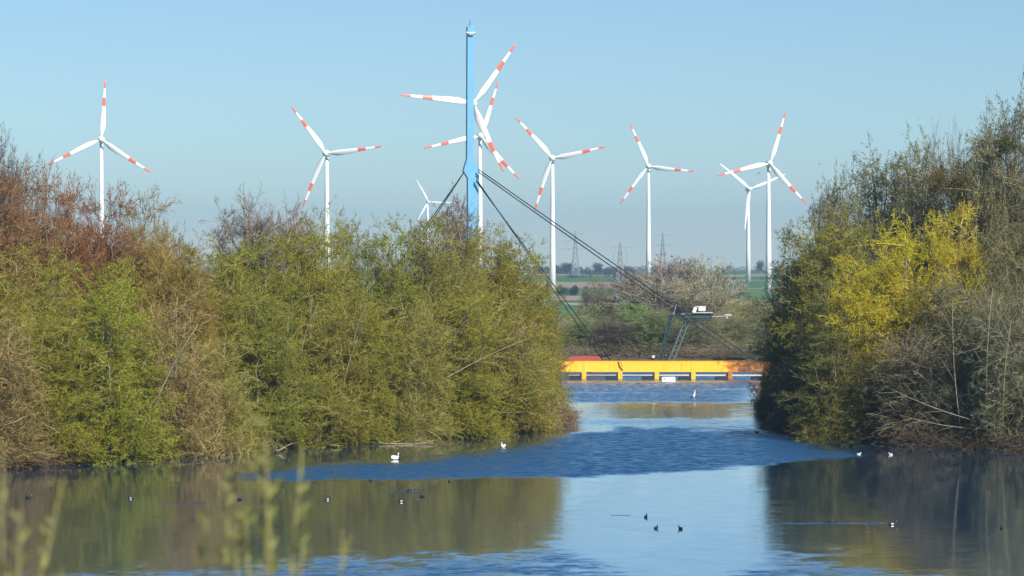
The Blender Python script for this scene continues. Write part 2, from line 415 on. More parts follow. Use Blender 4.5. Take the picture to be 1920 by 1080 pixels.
class Proto: pass
def make_proto(name, seed, stems, levels, leaf=None, twig_mat=None):
    """levels[0] describes stems, the rest each next order of branches"""
    R = np.random.RandomState(seed)
    trunkV, trunkQ, cV, cQ, cM = [], [], [], [], []
    nt_ = [0]; nc_ = [0]
    def addt(v, q): trunkV.append(v); trunkQ.append(q+nt_[0]); nt_[0] += len(v)
    def addc(v, q, m_): cV.append(v); cQ.append(q+nc_[0]); cM.append(np.full(len(q), m_)); nc_[0] += len(v)
    n0 = stems['n']; az = 2*np.pi*(np.arange(n0)+R.uniform(-.4, .4, n0))*.618; til = np.radians(stems['tilt'])*np.sqrt((np.arange(n0)+R.uniform(.0, 1, n0))/n0)
    d0 = np.stack([np.sin(til)*np.cos(az), np.sin(til)*np.sin(az), np.cos(til)], 1)
    p0 = np.stack([np.cos(az)*stems['r']*til, np.sin(az)*stems['r']*til, np.zeros(n0)], 1)
    L = stems['L']*R.uniform(.8, 1.15, n0)*(1-stems.get('short', .3)*(til/max(np.radians(80), 1e-3))**2)
    Pn, T = grow_lines(p0, d0, L, stems['K'], stems['up'], stems['wob'], R)
    v, q = tubes(Pn, T, np.full(n0, stems['rad'][0]), np.full(n0, stems['rad'][1]), 6); addt(v, q)
    rad_end = stems['rad']
    for k, lv in enumerate(levels):
        p, d, PL, t = spawn(Pn, T, L, lv['per'], lv.get('t0', .2), lv.get('t1', 1), lv['ang'], R)
        L = PL*lv['ratio']*(1-lv.get('tap', .4)*t)*R.uniform(.7, 1.25, len(p))
        Pn, T = grow_lines(p, d, L, lv['K'], lv['up'], lv['wob'], R)
        N = len(p); r0 = np.full(N, lv['rad'][0]); r1 = np.full(N, lv['rad'][1])
        if lv.get('trunk'): v, q = tubes(Pn, T, r0, r1, 4); addt(v, q)
        elif lv.get('tube'): v, q = tubes(Pn, T, r0, r1, 3); addc(v, q, 0)
        else: v, q = ribbons(Pn, T, r0*2, r1*2, R); addc(v, q, 0)
    if leaf:
        p, d, PL, t = spawn(Pn, T, L, leaf['per'], .05, 1, leaf['ang'], R, .6)
        v, q = leaves(p, d, leaf['len'], leaf['wid'], R); addc(v, q, 1)
    o = Proto(); o.name = name
    tV = np.concatenate(trunkV); cVv = np.concatenate(cV)
    o.trunk = np_mesh(name+'_trunk', tV, np.concatenate(trunkQ), [M_bark], smooth=True)
    o.crown = np_mesh(name+'_crown', cVv, np.concatenate(cQ), [twig_mat or M_twig, M_leaf], np.concatenate(cM))
    o.h = float(np.percentile(cVv[:, 2], 99.6)); o.w = 2*float(np.percentile(np.hypot(cVv[:, 0], cVv[:, 1]), 93))
    return o

def dome(name, seed, R0, Hh, nl, shoots, sl, tw, twl, leaf=None, low=.12, squash=1.0, twig_mat=None, up=.06, spread=75, limb=.13, rib=.014, nstem=7, lobe=(.2, .34), kind='bush', wob=.09, shootr=.026, lv=.55, rnd_on=.17):
    """crown built from brooms: stems fork to each lobe, and shoots fan from there to the crown's outside"""
    R = np.random.RandomState(seed); tv, tq, cv, cq, cm = [], [], [], [], []; nn = [0, 0]
    def addt(v, q): tv.append(v); tq.append(q+nn[0]); nn[0] += len(v)
    def addc(v, q, m_): cv.append(v); cq.append(q+nn[1]); cm.append(np.full(len(q), m_)); nn[1] += len(v)
    # lobe centres spread evenly through the dome
    C = []; tries = 0
    while len(C) < nl:
        tries += 1
        u = R.normal(size=3); u /= np.linalg.norm(u); u[2] = abs(u[2]); rr = R.uniform(.25, .86)**.8*(1/(np.hypot(u[0], u[1])**3+u[2]**3)**(1/3))
        zc = low+(1-low)*rr*u[2]; wz = 1.0 if kind == 'bush' else np.interp(zc, [low, low+.25, 1], [.75, 1, 1])
        c = np.array([u[0]*rr*R0*wz, u[1]*rr*R0*wz, zc*Hh])
        dmin = min([np.linalg.norm((c-k)/np.array([R0, R0, Hh*.6])) for k in C], default=9)
        if dmin > .42*(12/nl)**.33*max(.3, 1-tries/600): C.append(c)
    C = np.array(C); top = C[:, 2]/Hh
    # stems
    if kind == 'bush':
        ns = nstem; az = np.arange(ns)*2.4+R.uniform(0, 1, ns); base = np.stack([np.cos(az)*.7, np.sin(az)*.7, az*0], 1)
    else:
        base = np.zeros((1, 3)); ns = 1
    hub = np.array([0, 0, Hh*(low*.75)]) if kind != 'bush' else None
    if kind != 'bush':
        Pn = np.stack([np.array([[0, 0, 0.], [.1, .05, hub[2]*.5], [0, .1, hub[2]], [.15, 0, Hh*.5], [0, .1, Hh*.75]])]); T = nrm(np.gradient(Pn, axis=1))
        v, q = tubes(Pn, T, np.array([limb*2.4]), np.array([limb*.6]), 7); addt(v, q)
    P0s, tips, ds = [], [], []
    for c in C:
        out = np.array([c[0], c[1], 0]); rad = np.linalg.norm(out)/R0
        fo = c-np.array([c[0]*.25, c[1]*.25, Hh*.11])          # the fan's root
        if kind == 'bush': s0 = base[R.randint(ns)]; ctrl = np.array([s0[0]*1.3+c[0]*.35, s0[1]*1.3+c[1]*.35, max(fo[2], 1)*.6])
        else: s0 = hub*R.uniform(.9, 1)+np.array([0, 0, max(0, c[2]-hub[2])*R.uniform(.1, .35)]); ctrl = s0*.5+fo*.5+np.array([c[0]*.12, c[1]*.12, -.04*Hh*rad])
        ts = np.linspace(0, 1, 8)[:, None]; path = s0*(1-ts)**2+2*ctrl*ts*(1-ts)+fo*ts**2+np.r_[np.zeros((1, 3)), R.normal(0, .12, (7, 3))]
        T = nrm(np.gradient(path, axis=0))[None]; v, q = tubes(path[None], T, np.array([limb]), np.array([limb*.35]), 6); addt(v, q)
        od = nrm(np.array([c[0], c[1], (c[2]-low*Hh)*.9+1.0*R0*.5*squash]))
        k = int(shoots*R.uniform(.75, 1.25)); th = np.radians(spread)*np.sqrt(R.uniform(0, 1, k)); q1 = nrm(np.cross(od, R.normal(size=(k, 3))))
        d = od*np.cos(th)[:, None]+q1*np.sin(th)[:, None]; d[:, 2] = np.where(d[:, 2] < -.25, -.25, d[:, 2])
        st = path[R.randint(4, 8, k)]+R.normal(0, .25, (k, 3)); P0s.append(st); ds.append(d)
    P0 = np.concatenate(P0s); dd = np.concatenate(ds); L = sl*R.uniform(lv, 1.12, len(P0))
    Pn, T = grow_lines(P0, dd, L, 4, up, wob, R)
    v, q = tubes(Pn, T, np.full(len(P0), shootr), np.full(len(P0), shootr*.35), 3); addc(v, q, 0)
    p, d, PL, t = spawn(Pn, T, L, tw, .12, 1, 34, R)
    L2 = twl*R.uniform(.5, 1.3, len(p)); Pn, T = grow_lines(p, d, L2, 2, up, wob*1.3, R)
    v, q = ribbons(Pn, T, np.full(len(p), rib*2), np.full(len(p), rib), R); addc(v, q, 0)
    p, d, PL, t = spawn(Pn, T, L2, 4, .1, 1, 34, R)
    L3 = twl*.5*R.uniform(.5, 1.3, len(p)); P3, T3 = grow_lines(p, d, L3, 1, up, wob, R)
    v, q = ribbons(P3, T3, np.full(len(p), rib*1.6), np.full(len(p), rib*.6), R); addc(v, q, 0)
    if leaf:
        p, d, _, _ = spawn(P3, T3, L3, leaf['per'], .0, 1, leaf['ang'], R, .6)
        v, q = leaves(p, d, leaf['len'], leaf['wid'], R); addc(v, q, 1)
    o = Proto(); o.name = name
    cVv = np.concatenate(cv)
    if rnd_on > 0:      # the outermost shoots bend back into a rounded, slightly lumpy outline
        zc = Hh*.38; az_ = np.arctan2(cVv[:, 1], cVv[:, 0]); el_ = cVv[:, 2]/Hh
        lump = 1+.06*np.sin(az_*3+seed)+.05*np.sin(az_*5+el_*7+seed*2)+.05*np.sin(el_*9+az_*2+seed)
        rel = np.stack([cVv[:, 0]/(R0*1.12), cVv[:, 1]/(R0*1.12), (cVv[:, 2]-zc)/(Hh-zc+.6)], 1)
        rho = (np.hypot(rel[:, 0], rel[:, 1])**3+np.abs(rel[:, 2])**3)**(1/3)/lump; lim = .8; ov = np.maximum(rho-lim, 0)
        new = np.where(rho > lim, lim+rnd_on*np.tanh(ov/rnd_on), rho); f_ = new/np.maximum(rho, 1e-6)
        cVv[:, 0] *= f_; cVv[:, 1] *= f_; cVv[:, 2] = zc+(cVv[:, 2]-zc)*np.where(cVv[:, 2] > zc, f_, 1)
    cVv[:, 2] = np.maximum(cVv[:, 2], .15)
    o.trunk = np_mesh(name+'_trunk', np.concatenate(tv), np.concatenate(tq), [M_bark], smooth=True)
    o.crown = np_mesh(name+'_crown', cVv, np.concatenate(cq), [twig_mat or M_twig, M_leaf], np.concatenate(cm))
    o.h = float(np.percentile(cVv[:, 2], 98.9 if kind == 'bush' else 99.4)); o.w = 2*float(np.percentile(np.hypot(cVv[:, 0], cVv[:, 1]), 95))
    return o
WL = dict(per=6, ang=50, len=.115, wid=.06)
W1 = dome('willow', 11, 5.8, 20, 30, 34, 2.3, 6, .85, WL, up=.0, spread=105, lv=.85)
W2 = dome('willow', 23, 5.6, 20, 34, 30, 2.1, 6, .8, WL, up=.0, spread=100, lv=.85)
W3 = dome('willow', 31, 6.0, 16, 24, 36, 2.5, 6, .9, dict(per=4, ang=50, len=.115, wid=.06), up=.0, spread=100, lv=.8, rib=.016)
TW = dome('twiggy', 41, 6.0, 15, 22, 34, 3.2, 7, 1.1, dict(per=2, ang=42, len=.11, wid=.06), up=-.02, rib=.018, spread=100, limb=.12, shootr=.03, lv=.7)
RD = dome('russet', 51, 5.6, 24, 34, 32, 2.4, 7, .9, dict(per=4, ang=35, len=.1, wid=.06), twig_mat=M_bare, up=.05, spread=90, rib=.016, lv=.75, low=.3)
BK = dict(kind='tree', twig_mat=M_bare)
B1 = dome('bare', 61, 6.5, 24, 30, 24, 2.3, 6, .9, None, low=.55, spread=88, limb=.17, rib=.02, shootr=.035, **BK)
B2 = dome('bare', 67, 6.0, 14, 24, 22, 2.4, 6, .9, None, low=.3, spread=85, limb=.16, rib=.02, up=.03, shootr=.035, **BK)
B3 = dome('bare', 71, 2.8, 15, 14, 11, 2.8, 5, .9, None, rnd_on=0, low=.3, spread=32, up=.12, limb=.11, rib=.012, **BK)
B4 = dome('bare', 73, 5.6, 24, 32, 22, 2.3, 6, .85, dict(per=4, ang=40, len=.12, wid=.06), low=.42, spread=95, up=.02, rib=.017, lv=.75, limb=.13, **BK)
BV = dome('bare', 79, 6.5, 15, 28, 20, 4.0, 7, .95, None, low=.2, spread=45, up=.14, limb=.2, rib=.03, shootr=.05, **BK)

PLANTS = []
def plant(name, label, cat, group, proto, px, top, D, wpx, col, sink=.15, seed=None):
    x = X(px, D); zb = hz(x, D)-sink
    zt = Z(top, D); sz = (zt-zb)/proto.h; sx = wpx/F*D/proto.w
    rz = (seed if seed is not None else rnd.uniform(0, 6.28))
    root = empty(name, (x, D, zb), rz, label, cat, group)
    root.scale = (sx, sx*rnd.uniform(.9, 1.05), sz)
    PLANTS.append((px, D, root))
    t = put('trunk', proto.trunk, root); c = put('crown', proto.crown, root); c.color = (*col, 1); t.color = (*col, 1)
    return root

OLIVE = (.265, .28, .018); GREEN = (.225, .26, .02); LIME = (.27, .315, .02); DULL = (.27, .265, .025); BROWN = (.29, .225, .055)
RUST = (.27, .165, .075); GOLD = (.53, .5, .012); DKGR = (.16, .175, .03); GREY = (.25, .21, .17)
GL = 'willows along the left shore'; GLB = 'taller willows behind the left shore'; GRU = 'russet thickets at the far left'
GR = 'bushes along the right shore'; GRB = 'trees standing behind the right shore'
front_left = [
 (-10, 610, 263, 250, BROWN, TW, 'brownish twiggy willow at the left picture edge, lowest against the water'),
 (95, 600, 268, 210, OLIVE, W1, 'olive willow between the left edge and the bright lime bush'),
 (205, 545, 273, 230, LIME, W2, 'bright lime green bush on the left shore below the far left turbine'),
 (330, 575, 280, 220, BROWN, TW, 'grey brown twiggy bush right of the bright lime bush, pale stems showing'),
 (420, 640, 284, 160, DULL, TW, 'low tan bush above the row of pale shore stakes'),
 (505, 560, 292, 190, GREEN, W1, 'green feathery willow at the dark gap in the left thicket'),
 (600, 590, 298, 200, DULL, W3, 'dull olive willow on the shore below the second turbine'),
 (680, 560, 302, 190, OLIVE, W2, 'olive willow leaning over the long pale fallen branch'),
 (765, 590, 306, 190, DULL, TW, 'brown green twiggy bush above the swan nearest the left shore'),
 (850, 560, 314, 210, OLIVE, W1, 'olive willow with long slanting bare stems below the blue mast'),
 (935, 560, 322, 210, DULL, W3, 'dull green willow straight above the second swan'),
 (965, 610, 328, 170, BROWN, TW, 'brownish bush near the point of the left shore'),
 (988, 640, 336, 115, OLIVE, W3, 'rounded small willow near the very tip of the left shore'),
 (1030, 738, 340, 90, DULL, TW, 'lowest twiggy bush on the very tip of the left shore, reaching towards the bridge')]
for px, top, D, wpx, col, pr, lab in front_left:
    plant('willow_bush', lab, 'bush', GL, pr, px, top, D, wpx, col, .3)
mid_left = [
 (-15, 475, 275, 240, DULL, W1, 'tall dull green willow at the left picture edge under the bare twigs'),
 (85, 510, 280, 230, LIME, W3, 'yellow green willow under the russet trees, near the left edge'),
 (210, 505, 288, 220, OLIVE, W2, 'olive willow behind the bright lime bush'),
 (330, 470, 292, 200, BROWN, RD, 'brown upright willow right of the russet thickets'),
 (405, 480, 300, 180, OLIVE, W1, 'light olive willow below the left side of the grey bare tree'),
 (480, 465, 306, 190, GREEN, W2, 'fresh green willow below the grey bare tree'),
 (560, 448, 312, 190, OLIVE, W1, 'yellowish olive willow just left of the second turbine tower'),
 (640, 440, 316, 180, OLIVE, W3, 'olive willow just right of the second turbine tower'),
 (720, 450, 320, 180, GREEN, W1, 'green willow in the dip left of the highest olive crown'),
 (800, 425, 326, 190, (.23, .24, .04), W2, 'highest yellow olive willow crown left of the blue mast'),
 (885, 450, 334, 200, OLIVE, W3, 'olive willow hiding the foot of the blue mast'),
 (950, 462, 340, 170, DULL, W1, 'soft green willow right of the blue mast, twigs rising against the sky'),
 (975, 495, 346, 160, OLIVE, W2, 'olive willow on the falling shoulder of the left thicket'),
 (1010, 550, 352, 115, (.22, .23, .04), W1, 'last yellow green willow of the left thicket beside the distant fields')]
for px, top, D, wpx, col, pr, lab in mid_left:
    plant('willow_tree', lab, 'tree', GLB, pr, px, top, D, wpx, col)
for px, top, D, wpx, col, pr, lab in [
 (0, 345, 300, 170, RUST, RD, 'russet budding tree at the left picture edge'),
 (70, 355, 305, 170, RUST, RD, 'deep russet tree left of the far left turbine'),
 (140, 372, 310, 170, (.29, .145, .06), RD, 'reddest budding tree just left of the far left turbine tower'),
 (205, 385, 314, 150, (.22, .12, .055), RD, 'russet brown tree at the foot of the far left turbine tower'),
 (265, 392, 318, 140, BROWN, RD, 'brown rounded tree right of the far left turbine tower'),
 (310, 450, 310, 110, BROWN, RD, 'low brown tree where the left skyline drops')]:
    plant('russet_tree', lab, 'tree', GRU, pr, px, top, D, wpx, col)
GB = 'bare trees on the left skyline'
for px, top, D, wpx, col, pr, lab in [
 (5, 268, 320, 150, (.13, .11, .10), B1, 'tall dark bare tree at the top of the left edge'),
 (88, 312, 322, 120, (.13, .11, .10), B3, 'dark bare tree right of the one on the left edge'),
 (345, 452, 330, 80, (.18, .17, .11), B4, 'small thin bare tree in the skyline dip left of the grey tree'),
 (470, 374, 380, 160, GREY, B1, 'large grey brown bare tree with round crown left of the second turbine'),
 (552, 388, 384, 115, (.25, .2, .16), B1, 'smaller bare tree touching the right of the large grey one'),
 (650, 422, 370, 80, (.2, .22, .08), B4, 'thin greenish bare tree right of the second turbine tower'),
 (710, 434, 372, 45, (.2, .15, .12), B3, 'tiny bare treetop midway between second turbine and blue mast'),
 (785, 412, 380, 60, (.2, .14, .12), B3, 'reddish bare birch at the small white turbine'),
 (850, 380, 386, 90, (.19, .12, .11), B4, 'reddish bare birch with hanging catkins just left of the blue mast'),
 (890, 425, 386, 60, (.2, .15, .1), B4, 'thin twigs in front of the blue mast foot'),
 (945, 452, 380, 60, (.18, .2, .11), B4, 'thin greenish treetop right of the blue mast')]:
    plant('bare_tree', lab, 'tree', GB, pr, px, top, D, wpx, col)

# right shore
for px, top, D, wpx, col, pr, lab in [
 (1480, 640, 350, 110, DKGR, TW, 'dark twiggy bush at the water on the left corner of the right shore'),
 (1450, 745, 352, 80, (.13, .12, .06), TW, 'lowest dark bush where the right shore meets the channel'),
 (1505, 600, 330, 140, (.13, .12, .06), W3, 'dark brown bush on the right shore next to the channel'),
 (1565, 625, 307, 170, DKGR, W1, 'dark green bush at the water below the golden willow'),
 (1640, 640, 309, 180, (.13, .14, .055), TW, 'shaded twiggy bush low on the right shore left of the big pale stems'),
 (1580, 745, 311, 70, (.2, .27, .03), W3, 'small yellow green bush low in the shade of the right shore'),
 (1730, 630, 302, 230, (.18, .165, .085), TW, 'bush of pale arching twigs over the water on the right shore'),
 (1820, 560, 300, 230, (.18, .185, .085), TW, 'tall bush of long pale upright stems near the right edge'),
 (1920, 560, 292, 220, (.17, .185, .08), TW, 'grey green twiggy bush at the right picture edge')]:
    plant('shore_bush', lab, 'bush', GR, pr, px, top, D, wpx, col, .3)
for px, top, D, wpx, col, pr, lab in [
 (1480, 520, 362, 110, (.16, .15, .06), W1, 'brown olive tree on the left corner of the right shore beside the turbine foot'),
 (1500, 450, 350, 150, (.2, .21, .06), W2, 'light olive willow right of the seventh turbine tower'),
 (1560, 430, 342, 190, OLIVE, W1, 'olive willow rising under the grey bare crowns on the right'),
 (1600, 500, 326, 200, DKGR, W3, 'dark green willow under the golden one'),
 (1615, 500, 310, 165, GOLD, W2, 'golden yellow flowering willow, lower left of the golden band'),
 (1690, 445, 311, 180, GOLD, W1, 'golden yellow flowering willow in the middle of the golden band'),
 (1780, 408, 313, 165, (.5, .46, .015), W2, 'golden yellow flowering willow at the top of the golden band'),
 (1890, 460, 312, 160, (.2, .2, .07), W3, 'olive grey willow right of the golden band'),
 (1790, 540, 306, 200, (.17, .18, .07), W1, 'muted olive willow in front of the golden band'),
 (1930, 430, 318, 180, (.19, .195, .06), W2, 'olive willow at the right edge under the mistletoe tree')]:
    plant('willow_tree', lab, 'tree', GRB, pr, px, top, D, wpx, col)
for px, top, D, wpx, col, pr, lab in [
 (1560, 345, 372, 90, (.19, .2, .08), B4, 'thin grey green tree at the left end of the right skyline'),
 (1640, 300, 368, 160, (.19, .20, .085), B4, 'grey bare tree with feathery round crown on the right skyline'),
 (1705, 285, 362, 150, (.2, .21, .08), B4, 'feathery olive tree left of the upright bare poplars'),
 (1752, 245, 366, 70, (.17, .15, .12), B3, 'left upright bare poplar on the right skyline'),
 (1795, 240, 364, 75, (.17, .15, .12), B3, 'right upright bare poplar on the right skyline'),
 (1840, 255, 352, 150, (.19, .19, .09), B4, 'olive tree between bare poplars and mistletoe tree'),
 (1905, 195, 350, 150, (.18, .18, .09), B4, 'tallest tree at the upper right edge holding a round mistletoe'),
 (1560, 400, 362, 110, (.2, .2, .08), W1, 'soft olive tree under the thin left end of the right skyline'),
 (1770, 318, 352, 170, (.19, .18, .09), TW, 'dense twiggy grey brown tree behind the two mistletoe clumps'),
 (1870, 285, 348, 180, (.2, .2, .08), W3, 'dense olive tree filling the slope under the tallest right tree'),
 (1700, 330, 350, 190, (.18, .19, .08), W3, 'low grey olive tree below the feathery right crowns'),
 (1830, 340, 345, 190, (.18, .19, .07), W1, 'bushy olive tree under the poplars above the golden band'),
 (1610, 385, 350, 150, (.17, .19, .09), W3, 'grey green willow below the feathery round crown')]:
    plant('skyline_tree', lab, 'tree', GRB, pr, px, top, D, wpx, col)

# mistletoe balls hang in the crowns
def mistletoe(px, py, D, r, col, lab):
    R = np.random.RandomState(int(px)); N = 900
    d = nrm(R.normal(size=(N, 3))); c = d*r*R.uniform(.3, 1, (N, 1))**.6
    v, q = leaves(c, d+R.normal(0, .5, d.shape), .32, .11, R)
    v2, q2 = ribbons(np.stack([np.zeros((N, 3)), c], 1)[:250], np.stack([d, d], 1)[:250], np.full(250, .04), np.full(250, .02), R)
    me = np_mesh('mistletoe', np.concatenate([v, v2]), np.concatenate([q, q2+len(v)]), [M_leaf, M_twig], np.r_[np.zeros(len(q)), np.ones(len(q2))])
    o = put('mistletoe', me, None, P(px, py, D)); o.color = (*col, 1)
    tag(o, lab, 'mistletoe', 'mistletoe clumps in the right trees')
mistletoe(1890, 272, 343.5, 1.15, (.10, .13, .02), 'round dark green mistletoe ball in the tallest right tree')
mistletoe(1762, 340, 344.5, 1.5, (.15, .12, .03), 'brownish mistletoe clump below the left bare poplar')
mistletoe(1802, 345, 344, 1.3, (.13, .13, .03), 'olive mistletoe clump below the right bare poplar')

# low tangle along both shores: nobody could count it
def tangle(name, line, n, col, lab, seed, off=(0, 4), hgt=2.2):
    R = np.random.RandomState(seed); line = np.array(line, float)
    seg = np.linalg.norm(np.diff(line, axis=0), axis=1); cum = np.r_[0, seg.cumsum()]
    u = R.uniform(0, cum[-1], n); i = np.clip(np.searchsorted(cum, u)-1, 0, len(seg)-1); f = ((u-cum[i])/seg[i])[:, None]
    p = line[i]*(1-f)+line[i+1]*f; e = nrm(line[i+1]-line[i]); nr_ = np.stack([-e[:, 1], e[:, 0]], 1)
    p = p+nr_*R.uniform(off[0], off[1], n)[:, None]
    z = np.maximum(height(p[:, 0], p[:, 1]), -.05); P0 = np.c_[p, z+R.uniform(0, hgt*.4, n)]
    d = R.normal(size=(n, 3)); d[:, 2] = np.abs(d[:, 2])*.6+.1; d[:, :2] -= nr_*.5
    Pn, T = grow_lines(P0, nrm(d), R.uniform(.6, hgt, n), 4, -.12, .18, R)
    v, q = ribbons(Pn, T, np.full(n, .045), np.full(n, .015), R)
    p2, d2, _, _ = spawn(Pn, T, np.ones(n), 4, .2, 1, 40, R)
    v2, q2 = leaves(p2, d2, .22, .07, R)
    o = put(name, np_mesh(name, np.concatenate([v, v2]), np.concatenate([q, q2+len(v)]), [M_bare, M_leaf], np.r_[np.zeros(len(q)), np.ones(len(q2))]))
    o.color = (*col, 1); return tag(o, lab, 'undergrowth', kind='stuff')
LS = [(6, 350), (6, 338), (1, 326), (-5, 320), (-11, 307), (-20, 300), (-28.6, 291), (-33, 286), (-42, 272), (-50, 260), (-60, 256)]
RS = [(62, 284), (55, 286), (44, 295), (39.5, 307), (35, 318), (34, 345), (37, 390)]
tangle('shore_undergrowth', LS[::-1], 42000, (.24, .18, .11), 'brown tangle of dead twigs along the left waterline', 3, (-1.2, 4), 2.8)
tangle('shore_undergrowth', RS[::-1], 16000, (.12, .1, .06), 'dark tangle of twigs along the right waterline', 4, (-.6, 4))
tangle('bank_scrub', [(-25, 562), (5, 574), (30, 578), (60, 566)], 9000, (.26, .22, .13), 'brown scrub and dead reeds on the far bank behind the bridge', 8, (-.5, 8), 4.5)

# ------------------------------------------------------------------ far bank, scrub and trees behind the bridge
GFB = 'scrub on the far bank behind the bridge'
for px, top, D, wpx, col, pr, lab in [
 (1085, 600, 600, 130, (0.244, 0.334, 0.0931), W1, 'green bush on the far bank above the red roof'),
 (1130, 575, 640, 90, (0.276, 0.351, 0.139), W3, 'pale green willow on the far bank behind the red roof'),
 (1150, 595, 583, 110, (0.211, 0.194, 0.124), RD, 'dark brown scrub on the far bank behind the lone bridge walker'),
 (1190, 572, 600, 90, (0.259, 0.421, 0.109), W2, 'upright light green willow on the far bank left of the gantry'),
 (1225, 585, 583, 100, (0.244, 0.334, 0.109), W1, 'olive willow on the far bank straight behind the gantry'),
 (1270, 598, 584, 120, (0.244, 0.264, 0.139), RD, 'brown scrub on the far bank under the gantry platform'),
 (1320, 600, 584, 130, (0.259, 0.281, 0.124), W3, 'olive brown bush on the far bank right of the gantry'),
 (1375, 595, 600, 110, (0.276, 0.316, 0.124), W1, 'olive bush on the far bank near the right bridge end'),
 (1420, 560, 620, 100, (0.276, 0.299, 0.124), W2, 'taller olive bush on the far bank where the right shore begins'),
 (1375, 565, 640, 60, (0.5, 0.5, 0.0776), W2, 'small yellow bush behind the gantry, right of the big bare tree'),
 (1460, 575, 560, 130, (0.259, 0.281, 0.124), W3, 'bush at the hidden right end of the bridge')]:
    plant('scrub_bush', lab, 'bush', GFB, pr, px, top, D, wpx, col)
for px, top, D, wpx, col, pr, lab in [
 (1210, 505, 640, 150, (0.227, 0.176, 0.139), B2, 'dark bare tree forming the left half of the clump behind the gantry'),
 (1258, 484, 660, 170, (.34, .31, .26), BV, 'tall grey bare tree straight above the gantry'),
 (1315, 486, 660, 160, (0.324, 0.316, 0.217), BV, 'tall grey bare tree right of the gantry top'),
 (1240, 520, 630, 160, (0.308, 0.299, 0.217), B2, 'broad grey bare tree behind the gantry legs'),
 (1305, 525, 620, 150, (0.324, 0.299, 0.186), B2, 'broad pale bare tree above the white machinery')]:
    plant('bare_tree', lab, 'tree', 'bare trees behind the bridge', pr, px, top, D, wpx, col)
plant('field_tree', 'round tree with fresh yellowish leaves alone before the fields', 'tree', None, W3, 1126, 527, 1100, 64, (.2, .2, .06))
plant('field_tree', 'small brown bare tree left of the round yellowish field tree', 'tree', None, B2, 1100, 540, 1110, 30, (.2, .15, .11))

def puffs(name, items, lab, col, seed, cat='wood', N=160, q_=1.0):
    """far-off trees that read as one mass: leaf clusters"""
    R = np.random.RandomState(seed); Vs = []; Qs = []; n_ = 0
    for (px, top, D, wpx) in items:
        x = X(px, D); zb = hz(x, D); zt = Z(top, D); h = max(zt-zb, 3); wd = wpx/F*D/2
        d = nrm(R.normal(size=(N, 3))); c = d*R.uniform(.45, 1, (N, 1))*np.array([wd, wd, h*.5])+np.array([x, D, zb+h*.5])
        v, q = leaves(c, d+R.normal(0, .6, d.shape)+np.array([0, 0, .5]), h*.2*q_, h*.13*q_, R)
        Vs.append(v); Qs.append(q+n_); n_ += len(v)
    o = put(name, np_mesh(name, np.concatenate(Vs), np.concatenate(Qs), [M_bare])); o.color = (*col, 1)
    return tag(o, lab, cat, kind='stuff')
it = []
R_ = random.Random(5)
for k in range(230):
    px = R_.uniform(-150, 2050); D = R_.uniform(4250, 4600); it.append((px, R_.uniform(498, 505)-(7 if 1030 < px < 1110 and R_.random() < .5 else 0), D, R_.uniform(10, 24)))
puffs('ridge_wood', it, 'far bluish tree line along the top of the ridge', (.07, .07, .05), 1)
it = []
for k in range(60): it.append((R_.uniform(1000, 1190), R_.uniform(499, 511), R_.uniform(3300, 3700), R_.uniform(9, 18)))
for k in range(70):
    px = R_.uniform(900, 1500); it.append((px, R_.uniform(522, 527), 2600+R_.uniform(-20, 20), R_.uniform(8, 14)))
puffs('hedgerow', it, 'dark hedges crossing the distant green fields', (.06, .07, .045), 2, 'hedge', 260, .7)
it = [(R_.uniform(1000, 1100), R_.uniform(532, 546), 1750, R_.uniform(10, 18)) for k in range(20)]
it += [(R_.uniform(1372, 1412), R_.uniform(546, 556), 1700, R_.uniform(10, 16)) for k in range(9)]
it += [(R_.uniform(1150, 1500), R_.uniform(536, 544), 1950, R_.uniform(8, 12)) for k in range(20)]
puffs('field_copse', it, 'dark copses standing between the nearer fields', (.06, .065, .045), 3, 'copse', 400, .5)
for px, top, D, wpx, lab in [(1065, 492, 3300, 34, 'broad dark tree on the ridge left of the nearest lattice pylon'), (1121, 492, 3300, 24, 'round dark tree on the ridge between the two left lattice pylons'),
                             (1425, 488, 3300, 16, 'small lone tree on the ridge between the two right turbines'), (1423, 533, 2250, 12, 'tiny tree at the foot of the white turbine')]:
    plant('ridge_tree', lab, 'tree', None, B2, px, top, D, wpx, (.07, .065, .05))
# row of scrub on the far plain between lake and fields
it = [(px_, R_.uniform(562, 584), R_.uniform(760, 1000), R_.uniform(16, 34)) for px_ in [R_.uniform(960, 1500) for _ in range(90)]]
puffs('plain_scrub', it, 'low brown green scrub on the plain behind the far bank', (.19, .19, .08), 6, 'scrub', 900, .25)

